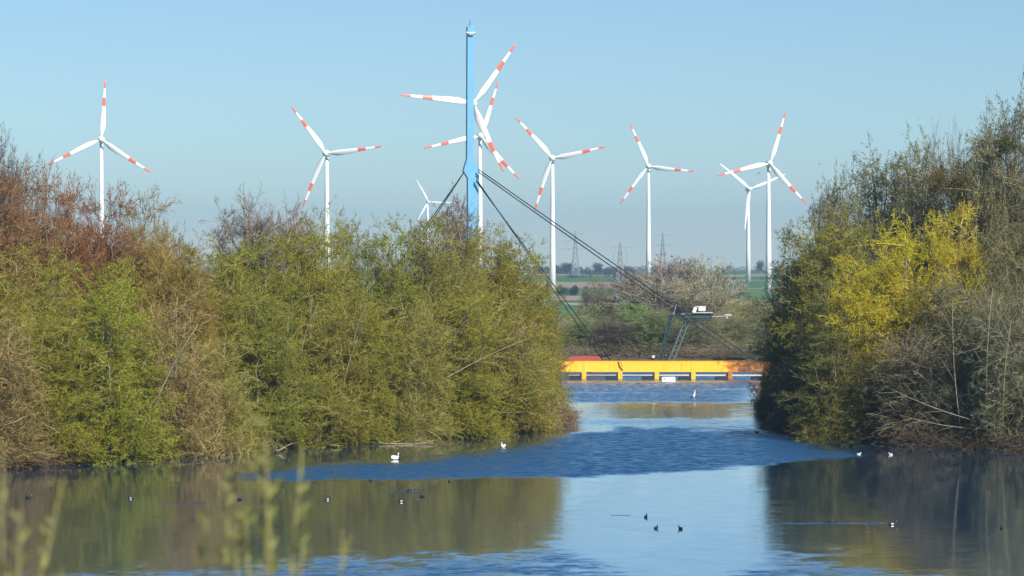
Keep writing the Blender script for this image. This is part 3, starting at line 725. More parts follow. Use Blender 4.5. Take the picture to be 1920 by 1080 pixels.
# ------------------------------------------------------------------ wind turbines
M_white = mat('turbine_white', (.8, .8, .8), .4, var=.02, scale=.2)
M_blade = mat('blade_white', (.82, .82, .82), .35, var=.02, scale=.2)
M_red = mat('blade_signal_red', (.8, .15, .075), .4, var=.04, scale=.2)
M_dk = mat('nacelle_shadow_gap', (.25, .28, .32), .5)
def turbine(px, hub, tips, D, tower_px, label, striped=True, yaw=0, base=None, big=1.0, group='wind turbines'):
    s = F/D; hx, hy = hub
    r = np.mean([math.hypot(tx-hx, ty-hy) for tx, ty in tips])/s
    xt = X(tower_px, D); zb = hz(xt, D)-.5; zh = Z(hy, D)
    root = empty('wind_turbine', (xt, D, zb), 0, label, 'wind turbine', group)
    hh = zh-zb; k = r/35
    MB().tube([(0, 0, 0), (0, 0, hh*.35), (0, 0, hh*.7), (0, 0, hh-1.2*k)], [2.15*k*big, 1.75*k*big, 1.3*k, .95*k], 20).build('tower', M_white, root, smooth=True)
    axis = Vector((math.sin(yaw), -math.cos(yaw), 0))
    hubx = (X(hx, D)-xt)
    # nacelle egg behind the hub
    nac = MB(); pts = []; rad = []
    for i in range(9):
        t = i/8; pts.append((0, 0, 0) if 0 else tuple(Vector((0, 0, hh))+axis*(2.6-7.6*t)*k)); rad.append(max(.05, 2.1*k*math.sin(math.pi*(.22+.78*t))**.6))
    nac.tube(pts, rad, 16); nac.build('nacelle', M_white, root, smooth=True)
    hc = Vector((0, 0, hh))+axis*4.0*k
    hub_o = MB(); pts = [tuple(hc+axis*(a*k)) for a in (-1.3, -.7, 0, .7, 1.3, 1.65)]
    hub_o.tube(pts, [1.9*k, 2.05*k, 1.9*k, 1.45*k, .8*k, .15*k], 16); hub_o.build('hub', M_white, root, smooth=True)
    # blades
    angs = [math.atan2(hy-ty, tx-hx) for tx, ty in tips]
    base_a = np.mean([((a-angs[0]-i_*2*math.pi/3*(1 if ((angs[1]-angs[0]) % (2*math.pi)) < math.pi else -1)+math.pi) % (2*math.pi))-math.pi for i_, a in enumerate(angs)])+angs[0]
    right = Vector((math.cos(yaw), math.sin(yaw), 0)); upv = Vector((0, 0, 1))
    st = [(.0, .026, .026), (.045, .026, .026), (.10, .05, .03), (.2, .078, .025), (.3, .072, .02), (.45, .058, .015), (.56, .049, .012), (.5601, .049, .012), (.70, .037, .009), (.7001, .037, .009),
          (.86, .026, .006), (.8601, .026, .006), (.96, .018, .004), (1.0, .004, .002)]
    for j in range(3):
        a = base_a+j*2*math.pi/3
        d = right*math.cos(a)+upv*math.sin(a); tvec = axis.cross(d).normalized()
        bl = MB(); secs = []
        for t, ch, thk in st:
            tw = math.radians(34*(1-t)**2.2+4)
            cdir = tvec*math.cos(tw)+axis*math.sin(tw); ndir = cdir.cross(d)
            c0 = hc+d*(t*r); ring = []
            shift = -.18 if t > .05 else 0
            for q in range(10):
                an = 2*math.pi*q/10
                ring.append(c0+cdir*((math.cos(an)*.5+shift)*ch*1.3*r)+ndir*(math.sin(an)*.5*thk*r*(1.0 if math.cos(an) > -.5 else .5)))
            secs.append(ring)
        i0 = 0
        for ring in secs: bl.v += [tuple(v_) for v_ in ring]
        for s_ in range(len(st)-1):
            tm = (st[s_][0]+st[s_+1][0])/2
            mi = 1 if striped and (tm > .86 or .56 < tm < .70) else 0
            for q in range(10):
                q2_ = (q+1) % 10; bl.f.append((s_*10+q, s_*10+q2_, s_*10+10+q2_, s_*10+10+q)); bl.m.append(mi)
        bl.f.append(tuple(range((len(st)-1)*10, len(st)*10))); bl.m.append(1 if striped else 0)
        bl.build('blade', [M_blade, M_red], root, smooth=True)
    return root
turbine(191, (192, 262), [(198, 146), (93, 306), (286, 320)], 1510, 190, 'far left wind turbine, red striped blades, one pointing straight up', yaw=.12)
turbine(613, (613, 288), [(546, 200), (722, 277), (570, 390)], 1580, 613, 'red striped wind turbine right of the grey bare tree, one blade pointing right', yaw=-.15)
turbine(882, (890, 195), [(967, 82), (749, 181), (947, 325)], 1260, 884, 'nearest red striped wind turbine, its tower hidden behind the blue mast', yaw=.25)
turbine(900, (901, 256), [(934, 152), (797, 278), (977, 337)], 1620, 900, 'red striped wind turbine just right of the blue mast, below the nearest rotor', yaw=.1)
turbine(1037, (1038, 297), [(968, 220), (1141, 279), (1009, 396)], 1690, 1036, 'red striped wind turbine crossed by the stay cables', yaw=-.12)
turbine(1216, (1216, 312), [(1181, 231), (1303, 323), (1165, 383)], 1990, 1216, 'smaller red striped wind turbine above the bare trees behind the bridge', yaw=-.1)
turbine(1441, (1444, 307), [(1473, 209), (1344, 332), (1514, 384)], 1700, 1441, 'rightmost red striped wind turbine beside the right trees', yaw=.15)
turbine(1403, (1403, 355), [(1344, 307), (1477, 326), (1396, 432)], 2430, 1403, 'all white wind turbine with its foot visible on the green field', False, yaw=.3)
turbine(802, (802, 379), [(781, 334), (845, 381), (781, 425)], 3800, 802, 'tiny all white wind turbine left of the blue mast', False, yaw=.3)

# ------------------------------------------------------------------ lattice power pylons
M_lat = mat('galvanised_lattice', (.4, .43, .45), .6, .3)
def lattice(px, top, D, hbase, arms, label, frame=False):
    x = X(px, D); zb = hz(x, D); h = Z(top, D)-zb
    root = empty('power_pylon', (x, D, zb), .25, label, 'pylon', 'lattice power pylons')
    b = MB(); rr = .13*D/1500+.03
    def wd(t): return hbase*(1-t)**1.3+.9
    n_ = 9
    for i in range(n_):
        t0, t1 = i/n_, (i+1)/n_
        w0, w1 = wd(t0)/2, wd(t1)/2
        c0 = [(sx*w0, sy*w0, t0*h) for sx, sy in ((-1, -1), (1, -1), (1, 1), (-1, 1))]; c1 = [(sx*w1, sy*w1, t1*h) for sx, sy in ((-1, -1), (1, -1), (1, 1), (-1, 1))]
        for q in range(4):
            b.tube([c0[q], c1[q]], rr, 4); b.tube([c0[q], c1[(q+1) % 4]], rr*.6, 4); b.tube([c0[(q+1) % 4], c1[q]], rr*.6, 4); b.tube([c1[q], c1[(q+1) % 4]], rr*.6, 4)
    b.build('mast', M_lat, root)
    for py, half in arms:
        z = Z(py, D)-zb; hw = half/F*D; a = MB()
        for sy in (-.5, .5): a.tube([(-hw, 0, z), (0, sy*1.2, z), (hw, 0, z)], rr*.9, 4)
        a.tube([(-hw, 0, z), (0, 0, z+1.6), (hw, 0, z)], rr*.8, 4)
        for f_ in (-1, -.5, .5, 1): a.tube([(f_*hw, 0, z), (f_*hw, 0, z-2.2)], rr*.8, 4)
        a.build('crossarm', M_lat, root)
    if frame:
        z0, z1 = Z(473, D)-zb, Z(492, D)-zb; hw = 13/F*D
        MB().tube([(-hw, 0, z1), (-hw, 0, z0), (hw, 0, z0), (hw, 0, z1)], rr, 4).build('frame', M_lat, root)
lattice(1079, 433, 3000, 8, [(437, 17), (451, 20), (466, 24)], 'faint lattice pylon left, with three crossarms, seen through the stay cables')
lattice(1163, 456, 1500, 6, [(462, 20)], 'nearest lattice pylon, single wide crossarm over a square frame', True)
lattice(1243, 436, 3000, 8, [(440, 19), (460, 22)], 'faint right lattice pylon with two crossarms behind the bare trees')

# ------------------------------------------------------------------ blue mast with stay cables
D = 486
M_blue = mat('mast_blue_paint', (.14, .37, .57), .45, var=.05, scale=.8, stain=(.1, .3, .5), stain_amt=.3)
M_cab = mat('dark_steel_cable', (.012, .015, .018), .5, .5)
M_clamp = mat('grey_clamp', (.3, .33, .36), .4, .6)
s_ = F/D; xm = X(882, D)
zg = hz(xm, D)-.3
mast = empty('bridge_mast', (xm, D, zg), math.radians(14), 'tall light blue steel mast rising above the left thicket, holding the stay cables', 'mast')
def mz(py): return Z(py, D)-zg
def mxx(px): return (px-882)/s_
prof = [(mxx(876), mz(50)), (mxx(887.5), mz(50)), (mxx(888), mz(296)), (mxx(896), mz(314)), (mxx(898), mz(326)), (mxx(895), mz(400)), (mxx(893), 0), (mxx(879), 0),
        (mxx(877), mz(420)), (mxx(876.5), mz(334)), (mxx(869), mz(322)), (mxx(869), mz(317)), (mxx(875), mz(298))]
MB().prism(prof, -.35, .85).build('shaft', M_blue, mast)
MB().prism([(mxx(880), mz(50)+.003), (mxx(887), mz(50)+.003), (mxx(885), mz(38)), (mxx(882), mz(38))], -.2, .4).build('spire', M_blue, mast)
MB().tube([(mxx(874.5), -.1, mz(62)), (mxx(889.5), -.1, mz(62))], .28, 8).box((mxx(882), -.1, mz(65)), (.9, 1.2, .35)).build('collar', M_clamp, mast)
MB().tube([(mxx(877), .2, mz(385)), (mxx(868), .6, 0)], .28, 6).build('side_strut', M_blue, mast)
MB().tube([(mxx(870), 0, mz(318)), (mxx(870), 0, mz(326))], .3, 8).build('cable_bracket', M_clamp, mast)
MB().tube([(mxx(896), 0, mz(314)), (mxx(896), 0, mz(322))], .3, 8).build('cable_bracket', M_clamp, mast)
bpy.context.view_layer.update(); inv = mast.matrix_world.inverted()
def cable(a, b_, r=.055, sag=.0):
    a = Vector(a); b_ = Vector(b_); pts = []
    for i in range(13):
        t = i/12; p = a.lerp(b_, t); p.z -= sag*4*t*(1-t); pts.append(tuple(inv@p))
    MB().tube(pts, r, 6).build('stay_cable', M_cab, mast, smooth=True)
for dy in (-4, 4):
    cable(P(897, 320+dy*.6, 485.2), P(1444, 700+dy*1.5, 485.2+dy*.2), .11, .2)
    cable(P(893, 338+dy*.5, 485.2), P(1138+dy*1.8, 676, 485.2+dy*.2), .11, .1)
    cable(P(870, 323, 485.4), P(748+dy*1.2, 500, 470+dy*.4), .095, .1)

# ------------------------------------------------------------------ yellow bridge
DB = 482; sb = F/DB
M_yel = mat('bridge_yellow_paint', (.85, .50, .035), .45, var=.06, scale=.5, stain=(.45, .2, .04), stain_amt=.55, stain_scale=.35)
M_deck = mat('grey_deck', (.3, .28, .25), .8)
M_pipe = mat('pale_pipe', (.55, .5, .43), .5)
M_float = mat('dark_pontoon', (.03, .035, .04), .5)
M_rust = mat('rusty_brown', (.16, .06, .02), .8)
M_orange = mat('orange_brown_posts', (.45, .17, .03), .7, var=.4, scale=1.5, stain=(.10, .05, .03), stain_amt=.8, stain_scale=1.2)  # orange-brown posts match the twig-coloured right end of the girder
gm, gn, gb = nodes('yellow_girder_twig_tint_right')  # orange-brown towards the right end is painted in for blurred twigs in front
gt = gn.nodes.new('ShaderNodeTexCoord'); gs = gn.nodes.new('ShaderNodeSeparateXYZ'); gn.links.new(gt.outputs['Object'], gs.inputs[0])
def gnoise(sc, det, vec=None):
    q = gn.nodes.new('ShaderNodeTexNoise'); q.inputs['Scale'].default_value = sc; q.inputs['Detail'].default_value = det; q.inputs['Roughness'].default_value = .65
    gn.links.new(vec or gt.outputs['Object'], q.inputs['Vector']); return q.outputs['Fac']
def gramp(v, a0, a1, b0, b1):
    q = gn.nodes.new('ShaderNodeMapRange'); gn.links.new(v, q.inputs[0])
    for i_, x_ in enumerate((a0, a1, b0, b1)): q.inputs[1+i_].default_value = x_
    return q.outputs[0]
def gmix(f, a_, b_):
    q = gn.nodes.new('ShaderNodeMix'); q.data_type = 'RGBA'; gn.links.new(f, q.inputs['Factor'])
    for k_, c_ in ((6, a_), (7, b_)):
        if isinstance(c_, tuple): q.inputs[k_].default_value = (*c_, 1)
        else: gn.links.new(c_, q.inputs[k_])
    return q.outputs[2]
def gmath(op, a_, b_):
    q = gn.nodes.new('ShaderNodeMath'); q.operation = op; gn.links.new(a_, q.inputs[0])
    if isinstance(b_, float): q.inputs[1].default_value = b_
    else: gn.links.new(b_, q.inputs[1])
    return q.outputs[0]
gmp = gn.nodes.new('ShaderNodeMapping'); gmp.inputs['Scale'].default_value = (3, 3, .35); gn.links.new(gt.outputs['Object'], gmp.inputs[0])
base_y = gmix(gramp(gnoise(.35, 4), .35, .65, 0, 1), (.90, .56, .05), (.88, .50, .02))
base_y = gmix(gramp(gnoise(1.0, 6, gmp.outputs[0]), .58, .75, 0, .55), base_y, (.50, .23, .03))
side = gramp(gs.outputs[0], 8.5, 15.0, -.12, .42)
sidel = gramp(gs.outputs[0], -12.5, -17.0, -.12, .2)
ff = gmath('ADD', gnoise(1.1, 7), gmath('MAXIMUM', side, sidel))
base_y = gmix(gramp(ff, .62, .78, 0, .9), base_y, (.46, .15, .02)); base_y = gmix(gramp(gmath('ADD', gnoise(1.7, 6), side), .78, .95, 0, .9), base_y, (.10, .045, .02))
gn.links.new(base_y, gb.inputs['Base Color']); gb.inputs['Roughness'].default_value = .5; M_gird = gm
xl, xr = X(990, DB), X(1500, DB); xc_ = X(1345, DB)
br = empty('footbridge', (X(1235, DB), DB, 0), 0, 'long yellow girder footbridge on posts crossing the channel behind the point', 'bridge')
ox = X(1235, DB)
def bz(py): return Z(py, DB)
gg = MB(); n_p = 10
for i in range(n_p):
    x0_, x1_ = xl+(xr-xl)*i/n_p, xl+(xr-xl)*(i+1)/n_p
    gg.box(((x0_+x1_)/2-ox, 0, (bz(677)+bz(697))/2), (x1_-x0_-.03, .3, bz(677)-bz(697)))
gg.box(((xl+xr)/2-ox, -.02, bz(677.4)), (xr-xl, .36, .12)).box(((xl+xr)/2-ox, -.02, bz(696.6)), (xr-xl, .36, .12))
gg.build('girder', M_gird, br)
MB().box(((xl+xr)/2-ox, 3.4, (bz(677)+bz(697))/2-.03), (xr-xl, .3, bz(677)-bz(697))).build('girder', M_yel, br)
MB().box(((xl+xr)/2-ox, 1.7, bz(686)+.45), (xr-xl, 3.0, .16)).build('deck', M_deck, br)
rl = MB()
rl.tube([(xl-ox, -.1, bz(676.2)), (xr-ox, -.1, bz(676.2))], .05, 6)
k_ = xl
rl.build('handrail', M_rust, br)
for px in (1027, 1095, 1163, 1231.5, 1300, 1369, 1437):
    mt_ = M_orange if px > 1350 else M_yel
    MB().box((X(px, DB)-ox, -.02, (bz(697)+bz(711.5))/2), (.78, .34, bz(697)-bz(711.5)-.004)).box((X(px, DB)-ox, .9, (bz(697)+bz(711.5))/2-.005), (.78, 1.4, bz(698)-bz(711))).build('post', mt_, br)
    MB().box((X(px, DB)-ox-1.5, 1.4, .12), (2.1, 3.2, .55)).box((X(px, DB)-ox-1.5, 1.4, .42), (1.9, 3.0, .12)).build('pontoon', M_float, br)
MB().tube([(xl-ox, .42, bz(704)), (xr-ox, .42, bz(704))], .17, 8).tube([(xl-ox, .3, bz(700)), (xr-ox, .3, bz(700))], .05, 6).build('pipe', M_pipe, br, smooth=True)
MB().poly([(X(a, DB)-ox, -.165, bz(c)) for a, c in ((1157, 677), (1160.5, 677.5), (1161.5, 683), (1164, 688), (1168, 693), (1167.5, 697), (1163, 693), (1159.5, 688))]).poly(
    [(X(a, DB)-ox, -.166, bz(c)) for a, c in ((1162, 679), (1163, 679), (1168, 688), (1167, 688))]).build('brown_streak', M_rust, br)  # flat dark brown shape set just before the girder face
for px in (1095, 1278): MB().box((X(px, DB)-ox, -.153, bz(687)), (.05, .012, 1.8)).build('joint_plate', M_rust, br)

# white panel float in front of the bridge
M_wht = mat('white_plastic', (.8, .82, .83), .4, var=.04); M_mark = mat('dark_green_mark', (.03, .07, .05), .6)
wp = empty('floating_panel', (X(1253.5, 474), 474, 0), .03, 'white boxy float with a dark green mark lying on the water before the bridge', 'float')
zt = Z(706.5, 474)
MB().prism([(-1.2, -.15), (1.15, -.1), (1.2, .35), (1.18, zt-.12), (1.0, zt), (-1.1, zt-.03), (-1.22, zt-.2)], -.35, .35).build('float_body', M_wht, wp)
MB().prism([(-.95, .62), (-.85, .7), (-.5, .3), (-.55, .22)], -.362, -.352).build('mark', M_mark, wp)

# white marker stake standing in the channel
st = empty('marker_stake', (X(1302, 395+18), 413, 0), 0, 'slim white stake with a small dark float standing in the channel', 'stake')
MB().prism([(-.28, .05), (.1, .05), (.14, .8), (.1, 1.3), (.02, .9)], -.12, .12).build('fin', M_wht, st)
MB().tube([(-.7, 0, .02), (-.3, 0, .08), (.3, 0, .08), (.75, 0, .03)], [.06, .14, .14, .05], 8).build('float_base', M_float, st, smooth=True)

# hut with red roof behind the left bridge end
M_roof = mat('red_roof_sheet', (.36, .07, .05), .6, var=.15); M_wall = mat('brown_hut_wall', (.18, .11, .07), .8)
D = 500; hut = empty('hut', (X(1097, D), D, 1.0), 0, 'low hut with a dull red hipped roof behind the left end of the yellow bridge', 'hut')
zr, ze = Z(668.5, D)-1.0, Z(678, D)-1.0
MB().box((0, 2.5, ze/2-.3), (7.2, 4.6, ze-.1+.6)).build('wall', M_wall, hut)
a = [(-4.4, -.3), (4.2, -.3), (4.2, 5.3), (-4.4, 5.3)]
rf = MB(); e = [(x_, y_, ze-.02) for x_, y_ in a]; r1_, r2_ = (-2.4, 2.5, zr), (2.6, 2.5, zr)
rf.poly([e[0], e[1], r2_, r1_]); rf.poly([e[1], e[2], r2_]); rf.poly([e[2], e[3], r1_, r2_]); rf.poly([e[3], e[0], r1_]); rf.poly(e[::-1])
rf.build('roof', M_roof, hut)
MB().prism([(-6.6, ze-.01), (-4.42, ze-.01), (-4.9, ze+.75)], -.2, 3).build('roof', M_roof, hut)

# dark lattice gantry with machinery behind the bridge
M_gan = mat('dark_green_steel', (.05, .085, .085), .5, .3); M_gan2 = mat('pale_green_steel', (.2, .26, .25), .5, .3); M_mach = mat('machine_white', (.7, .7, .68), .5)
D = 500; gx = X(1260, D); gan = empty('gantry', (gx, D, 0), 0, 'dark green steel gantry on slanted legs with white machinery on top, behind the bridge', 'gantry')
def gp(px, py, y=0): return (X(px, D)-gx, y, Z(py, D))
def truss(mb, a, b_, wd, r, n_=8):
    a = Vector(a); b_ = Vector(b_); t = (b_-a).normalized(); u = t.cross(Vector((0, 1, 0))).normalized()*wd/2; v = Vector((0, wd/2, 0))
    cs = [u+v, u-v, -u-v, -u+v]
    for c in cs: mb.tube([a+c, b_+c], r, 5)
    for i in range(n_):
        p0 = a.lerp(b_, i/n_); p1 = a.lerp(b_, (i+1)/n_)
        for q in range(4):
            c0, c1 = (cs[q], cs[(q+1) % 4]) if i % 2 else (cs[(q+1) % 4], cs[q]); mb.tube([p0+c0, p1+c1], r*.6, 4)
t_ = MB(); truss(t_, gp(1235, 690), gp(1258, 592), .55, .11, 10); t_.tube([gp(1234, 690), gp(1257, 592)], .2, 6); t_.build('leg', M_gan, gan)
t_ = MB(); truss(t_, gp(1253, 690, .5), gp(1290, 598, .5), .9, .08, 10); t_.build('leg', M_gan2, gan)
t_ = MB(); truss(t_, gp(1256, 593), gp(1284, 592), .45, .1, 6); t_.build('beam', M_gan, gan)
t_ = MB(); truss(t_, gp(1282, 596), gp(1336, 594), 1.1, .12, 9); t_.box(gp(1309, 594), (5.2, 1.6, .5)).box(gp(1317, 587.6), (3.6, 2.0, .16)); t_.build('platform', M_gan, gan)
t_ = MB(); t_.box(gp(1317, 586.2), (3.8, 2.1, .1)); t_.build('platform_plate', M_mach, gan)
t_ = MB(); t_.prism([(gp(1298, 0)[0], gp(0, 585)[2]), (gp(1304, 0)[0], gp(0, 585)[2]), (gp(1307, 0)[0], gp(0, 577)[2]), (gp(1303, 0)[0], gp(0, 575)[2]), (gp(1300, 0)[0], gp(0, 577)[2])], -.6, .6); t_.build('housing', M_mach, gan)
t_ = MB(); t_.box(gp(1316, 578.5), (1.35, 1.2, .8)).box(gp(1314, 574.6), (1.9, 1.3, .12)).tube([gp(1314, 585), gp(1314, 574)], .09, 6).tube([gp(1320, 585), gp(1320, 574)], .09, 6); t_.build('winch', M_mach, gan)
t_ = MB(); t_.tube([gp(1336, 594), gp(1372, 592)], .05, 5).box(gp(1365, 590), (1.3, .3, .12)).ball(gp(1363, 596), .16).tube([gp(1262, 593), gp(1268, 571)], .05, 5).tube([gp(1263, 592), gp(1284, 588)], .04, 5); t_.build('boom', M_mach, gan)
t_ = MB(); t_.box(gp(1331, 590), (.35, .4, 1.1)).box(gp(1287, 589), (.3, .4, .9)); t_.build('post', M_gan, gan)

# ------------------------------------------------------------------ people on the bridge
M_skin = mat('skin', (.5, .3, .22), .6); M_dkc = mat('navy_black_cloth', (.02, .022, .035), .8); M_wc = mat('pale_blue_white_jacket', (.6, .68, .78), .7)
M_hair = mat('dark_hair', (.03, .02, .015), .6); M_trs = mat('dark_trousers', (.035, .035, .045), .8); M_brn = mat('brown_coat', (.06, .04, .035), .8)
def person(x, y, z, rz, coat, lean, label, h=1.72):
    root = empty('person', (x, y, z), rz, label, 'person', 'people on the footbridge')
    k = h/1.72; L_ = lean
    def q(a, b_, c): return (a*k, (b_-L_*max(0, c-.9))*k, c*k)
    V_ = [q(0, 0, .92), q(0, 0, 1.15), q(0, 0, 1.38), q(0, 0, 1.47), q(0, -.02, 1.6), q(0, -.01, 1.7),
          q(.19, 0, 1.38), q(.24, -.03, 1.12), q(.2, -.2, .95), q(.19, -.26, .93), q(-.19, 0, 1.38), q(-.24, -.03, 1.12), q(-.2, -.2, .95), q(-.19, -.26, .93),
          q(.1, 0, .86), q(.1, -.02, .48), q(.1, .02, .08), q(.1, -.14, .03), q(-.1, 0, .86), q(-.1, -.02, .48), q(-.1, .02, .08), q(-.1, -.14, .03)]
    E_ = [(0, 1), (1, 2), (2, 3), (3, 4), (4, 5), (2, 6), (6, 7), (7, 8), (8, 9), (2, 10), (10, 11), (11, 12), (12, 13), (0, 14), (14, 15), (15, 16), (16, 17), (0, 18), (18, 19), (19, 20), (20, 21)]
    rr = [.17, .16, .19, .06, .095, .07, .075, .045, .035, .035, .06, .045, .035, .035, .085, .06, .045, .04, .085, .06, .045, .04]
    skin('body', V_, E_, [r_*k for r_ in rr], M_skin, root)
    ci = [0, 1, 2, 6, 7, 8, 10, 11, 12]; mp_ = {c: i for i, c in enumerate(ci)}
    skin('jacket', [V_[i] for i in ci], [(mp_[a_], mp_[b_]) for a_, b_ in E_ if a_ in mp_ and b_ in mp_], [rr[i]*k*1.12+.015 for i in ci], coat, root)
    ci = [0, 14, 15, 16, 18, 19, 20]; mp_ = {c: i for i, c in enumerate(ci)}
    skin('trousers', [V_[i] for i in ci], [(mp_[a_], mp_[b_]) for a_, b_ in E_ if a_ in mp_ and b_ in mp_], [rr[i]*k*1.12+.012 for i in ci], M_trs, root)
    hd = q(0, .03, 1.66); MB().ball(hd, (.125*k, .135*k, .13*k), 12, 8).build('hair', M_hair, root, smooth=True)
zd = bz(686)+.08+.45
person(X(1224, DB+1), DB+.75, zd-.1, .5, M_wc, .35, 'person in pale blue and white jacket leaning on the bridge rail')
person(X(1249, DB+1), DB+.9, zd-.1, -.3, M_dkc, .25, 'person in dark clothes right of the gantry leg on the bridge')
person(X(1159.5, DB+1), DB+.8, zd-.1, .1, M_brn, .05, 'lone person in dark coat on the bridge above the brown streak', 1.65)

# ------------------------------------------------------------------ birds
M_sw = mat('swan_white', (.82, .82, .8), .6, var=.03); M_bill = mat('orange_bill', (.6, .2, .03), .5); M_blk = mat('duck_black', (.015, .015, .018), .6)
M_fl = mat('duck_white_flank', (.75, .75, .75), .6); M_gb = mat('duck_bill_grey', (.25, .3, .35), .5); M_brd = mat('duck_brown', (.06, .04, .025), .7)
def swan(px, py, D, rz, label, neck=1.0):
    root = empty('swan', (X(px, D), D, 0), rz, label, 'swan', 'white swans')
    V_ = [(0, 0, .16), (-.35, 0, .2), (-.62, 0, .3), (.3, 0, .2), (.45, 0, .36), (.44, 0, .55*neck), (.4, 0, .7*neck), (.46, 0, .82*neck), (.56, 0, .8*neck)]
    skin('body', V_, [(0, 1), (1, 2), (0, 3), (3, 4), (4, 5), (5, 6), (6, 7), (7, 8)], [(.3, .22), (.24, .2), (.05, .05), (.2, .17), (.08, .08), (.055, .055), (.05, .05), (.07, .07), (.045, .045)], M_sw, root, 2)
    for sy in (-1, 1):
        MB().ball((-.12, sy*.2, .34), (.42, .1, .17), 12, 8).build('wing', M_sw, root, rot=(0, math.radians(8), 0), smooth=True)
    MB().tube([(.57, 0, .8*neck), (.66, 0, .765*neck), (.7, 0, .75*neck)], [.035, .025, .015], 6).build('bill', M_bill, root, smooth=True)
    root.scale = (.82,)*3
    return root
def dw(py): return F*H/(py-Y0)
swan(741, 862, dw(862), math.radians(35), 'white swan with upright neck, nearer the left shore')
swan(943, 840, dw(840), math.radians(250), 'white swan seen end-on above the blue ripples, right of the other swan')

def duck_proto(kind):
    root = empty('duck', (0, 0, 0))
    V_ = [(0, 0, .05), (-.14, 0, .07), (-.23, 0, .1), (.12, 0, .07), (.17, 0, .16), (.19, 0, .23), (.235, 0, .225)]
    skin('body', V_, [(0, 1), (1, 2), (0, 3), (3, 4), (4, 5), (5, 6)], [(.11, .09), (.09, .07), (.025, .02), (.08, .07), (.04, .04), (.05, .05), (.03, .03)], M_blk if kind < 3 else M_sw, root, 2)
    if kind == 1:
        for sy in (-1, 1): MB().ball((-.02, sy*.085, .06), (.10, .03, .04), 10, 6).build('flank', M_fl, root, smooth=True)
    if kind == 3:
        for sy in (-1, 1): MB().ball((-.05, sy*.07, .13), (.15, .03, .05), 10, 6).build('wing', M_gb, root, smooth=True)
    MB().tube([(.24, 0, .222), (.3, 0, .21)], [.018, .012], 6).build('bill', M_gb if kind == 1 else (M_fl if kind == 2 else M_bill), root)
    return root
protos = {}
def duck(kind, px, py, rz, label, sc_=1.0, name='duck', cat='duck', group='ducks on the lake'):
    D = dw(py)
    if kind not in protos: protos[kind] = duck_proto(kind); o = protos[kind]
    else: o = copy_tree(protos[kind])
    o.location = (X(px, D), D, 0); o.rotation_euler = (0, 0, rz); o.scale = (sc_,)*3; o.name = name; tag(o, label, cat, group)
pi = math.pi
duck(2, 53, 934, 0, 'black duck farthest left on the brown reflection', 1.1)
duck(1, 245, 935, pi-.2, 'black and white duck on the green reflection, second from the left', 1.15)
duck(2, 449, 937, pi, 'black duck behind the blurred foreground sprigs', 1.1)
duck(2, 490, 909, .6, 'black duck at the left end of the blue ripples', 1.0)
duck(1, 615, 937, .1, 'black duck with white flank left of the group of three', 1.15)
duck(2, 695, 902, .8, 'small dark duck on the blue ripples left of the middle', 1.0)
duck(2, 767, 921, .1, 'upper dark duck of the group of three', 1.15)
duck(2, 792, 932, pi, 'right dark duck of the group of three', 1.1)
duck(1, 752, 941, pi, 'white flanked duck, lowest of the group of three', 1.25)
duck(2, 842, 903, 1.3, 'dark duck on the edge of the blue ripples near the middle', 1.0)
duck(2, 1211, 970, 1.2, 'upper dark duck of the three on the pale sky reflection', 1.2)
duck(2, 1230, 991, .9, 'lower left dark duck of the three on the pale sky reflection', 1.1)
duck(2, 1276, 992, 2.2, 'lower right dark duck of the three on the pale sky reflection', 1.1)
duck(1, 1673, 984, .1, 'black and white duck drawing a long wake on the dark reflection', 1.3)
duck(2, 1557, 979, .1, 'tiny dark duck beside the long wake', .6)
duck(2, 1877, 991, 1.5, 'dark duck near the right picture edge', 1.0)
duck(2, 1419, 812, pi, 'dark duck at the left corner of the right shore', 1.35)
duck(3, 1610, 853, 0, 'left white gull floating before the right shore', 1.1, 'gull', 'gull', 'gulls floating by the right shore')
duck(3, 1670, 853, pi, 'right white gull floating before the right shore', 1.0, 'gull', 'gull', 'gulls floating by the right shore')
def wake(px0, px1, py, th, lab):
    D = dw(py); x0, x1 = X(px0, D), X(px1, D); n_ = 24; V_ = []; Q_ = []
    for i in range(n_+1):
        x = x0+(x1-x0)*i/n_; t = th*(.35+.65*abs(math.sin(i*1.7))) ; yo = .15*math.sin(i*.9)
        V_ += [(x, D-t/2+yo, .006), (x, D+t/2+yo, .006)]
    for i in range(n_): Q_.append((2*i, 2*i+2, 2*i+3, 2*i+1))
    tag(put('wake', np_mesh('wake', np.array(V_), np.array(Q_), [M_wake])), lab, 'wake', kind='stuff')
wake(1455, 1664, 981.5, 1.3, 'long thin wake line behind the black and white duck')
wake(457, 475, 937.5, .8, 'short wake by the duck behind the sprigs'); wake(600, 625, 936.5, .8, 'short wake by the white flanked duck')
wake(715, 790, 922, .9, 'wake line of the upper duck in the group'); wake(1145, 1182, 966.5, .5, 'faint ripple line left of the three ducks')
wake(296, 385, 942, .7, 'faint ripple line on the brown reflection')
def flying(px, py, D, sp, label, tilt):
    o = MB(); o.tube([(-.22, 0, 0), (-.05, 0, .02), (.12, 0, .02), (.22, 0, 0)], [.02, .07, .06, .02], 6)
    root = empty('flying_bird', P(px, py, D), 0, label, 'bird', 'birds flying in the sky')
    o.build('body', M_blk, root, smooth=True)
    for sy in (-1, 1):
        MB().poly([(.08, 0, .02), (.12, sy*sp*.5, .02+tilt*.6), (0, sy*sp, tilt), (-.1, sy*sp*.5, .02+tilt*.55), (-.08, 0, .02)]).build('wing', M_blk, root)
    root.rotation_euler = (0, 0, 1.2); return root
flying(1424, 324, 380, .45, 'small dark bird flying below the left blade of the rightmost striped turbine', -.3)
flying(1536, 308, 380, .5, 'small dark bird flying in open sky right of the rightmost turbine', .1)

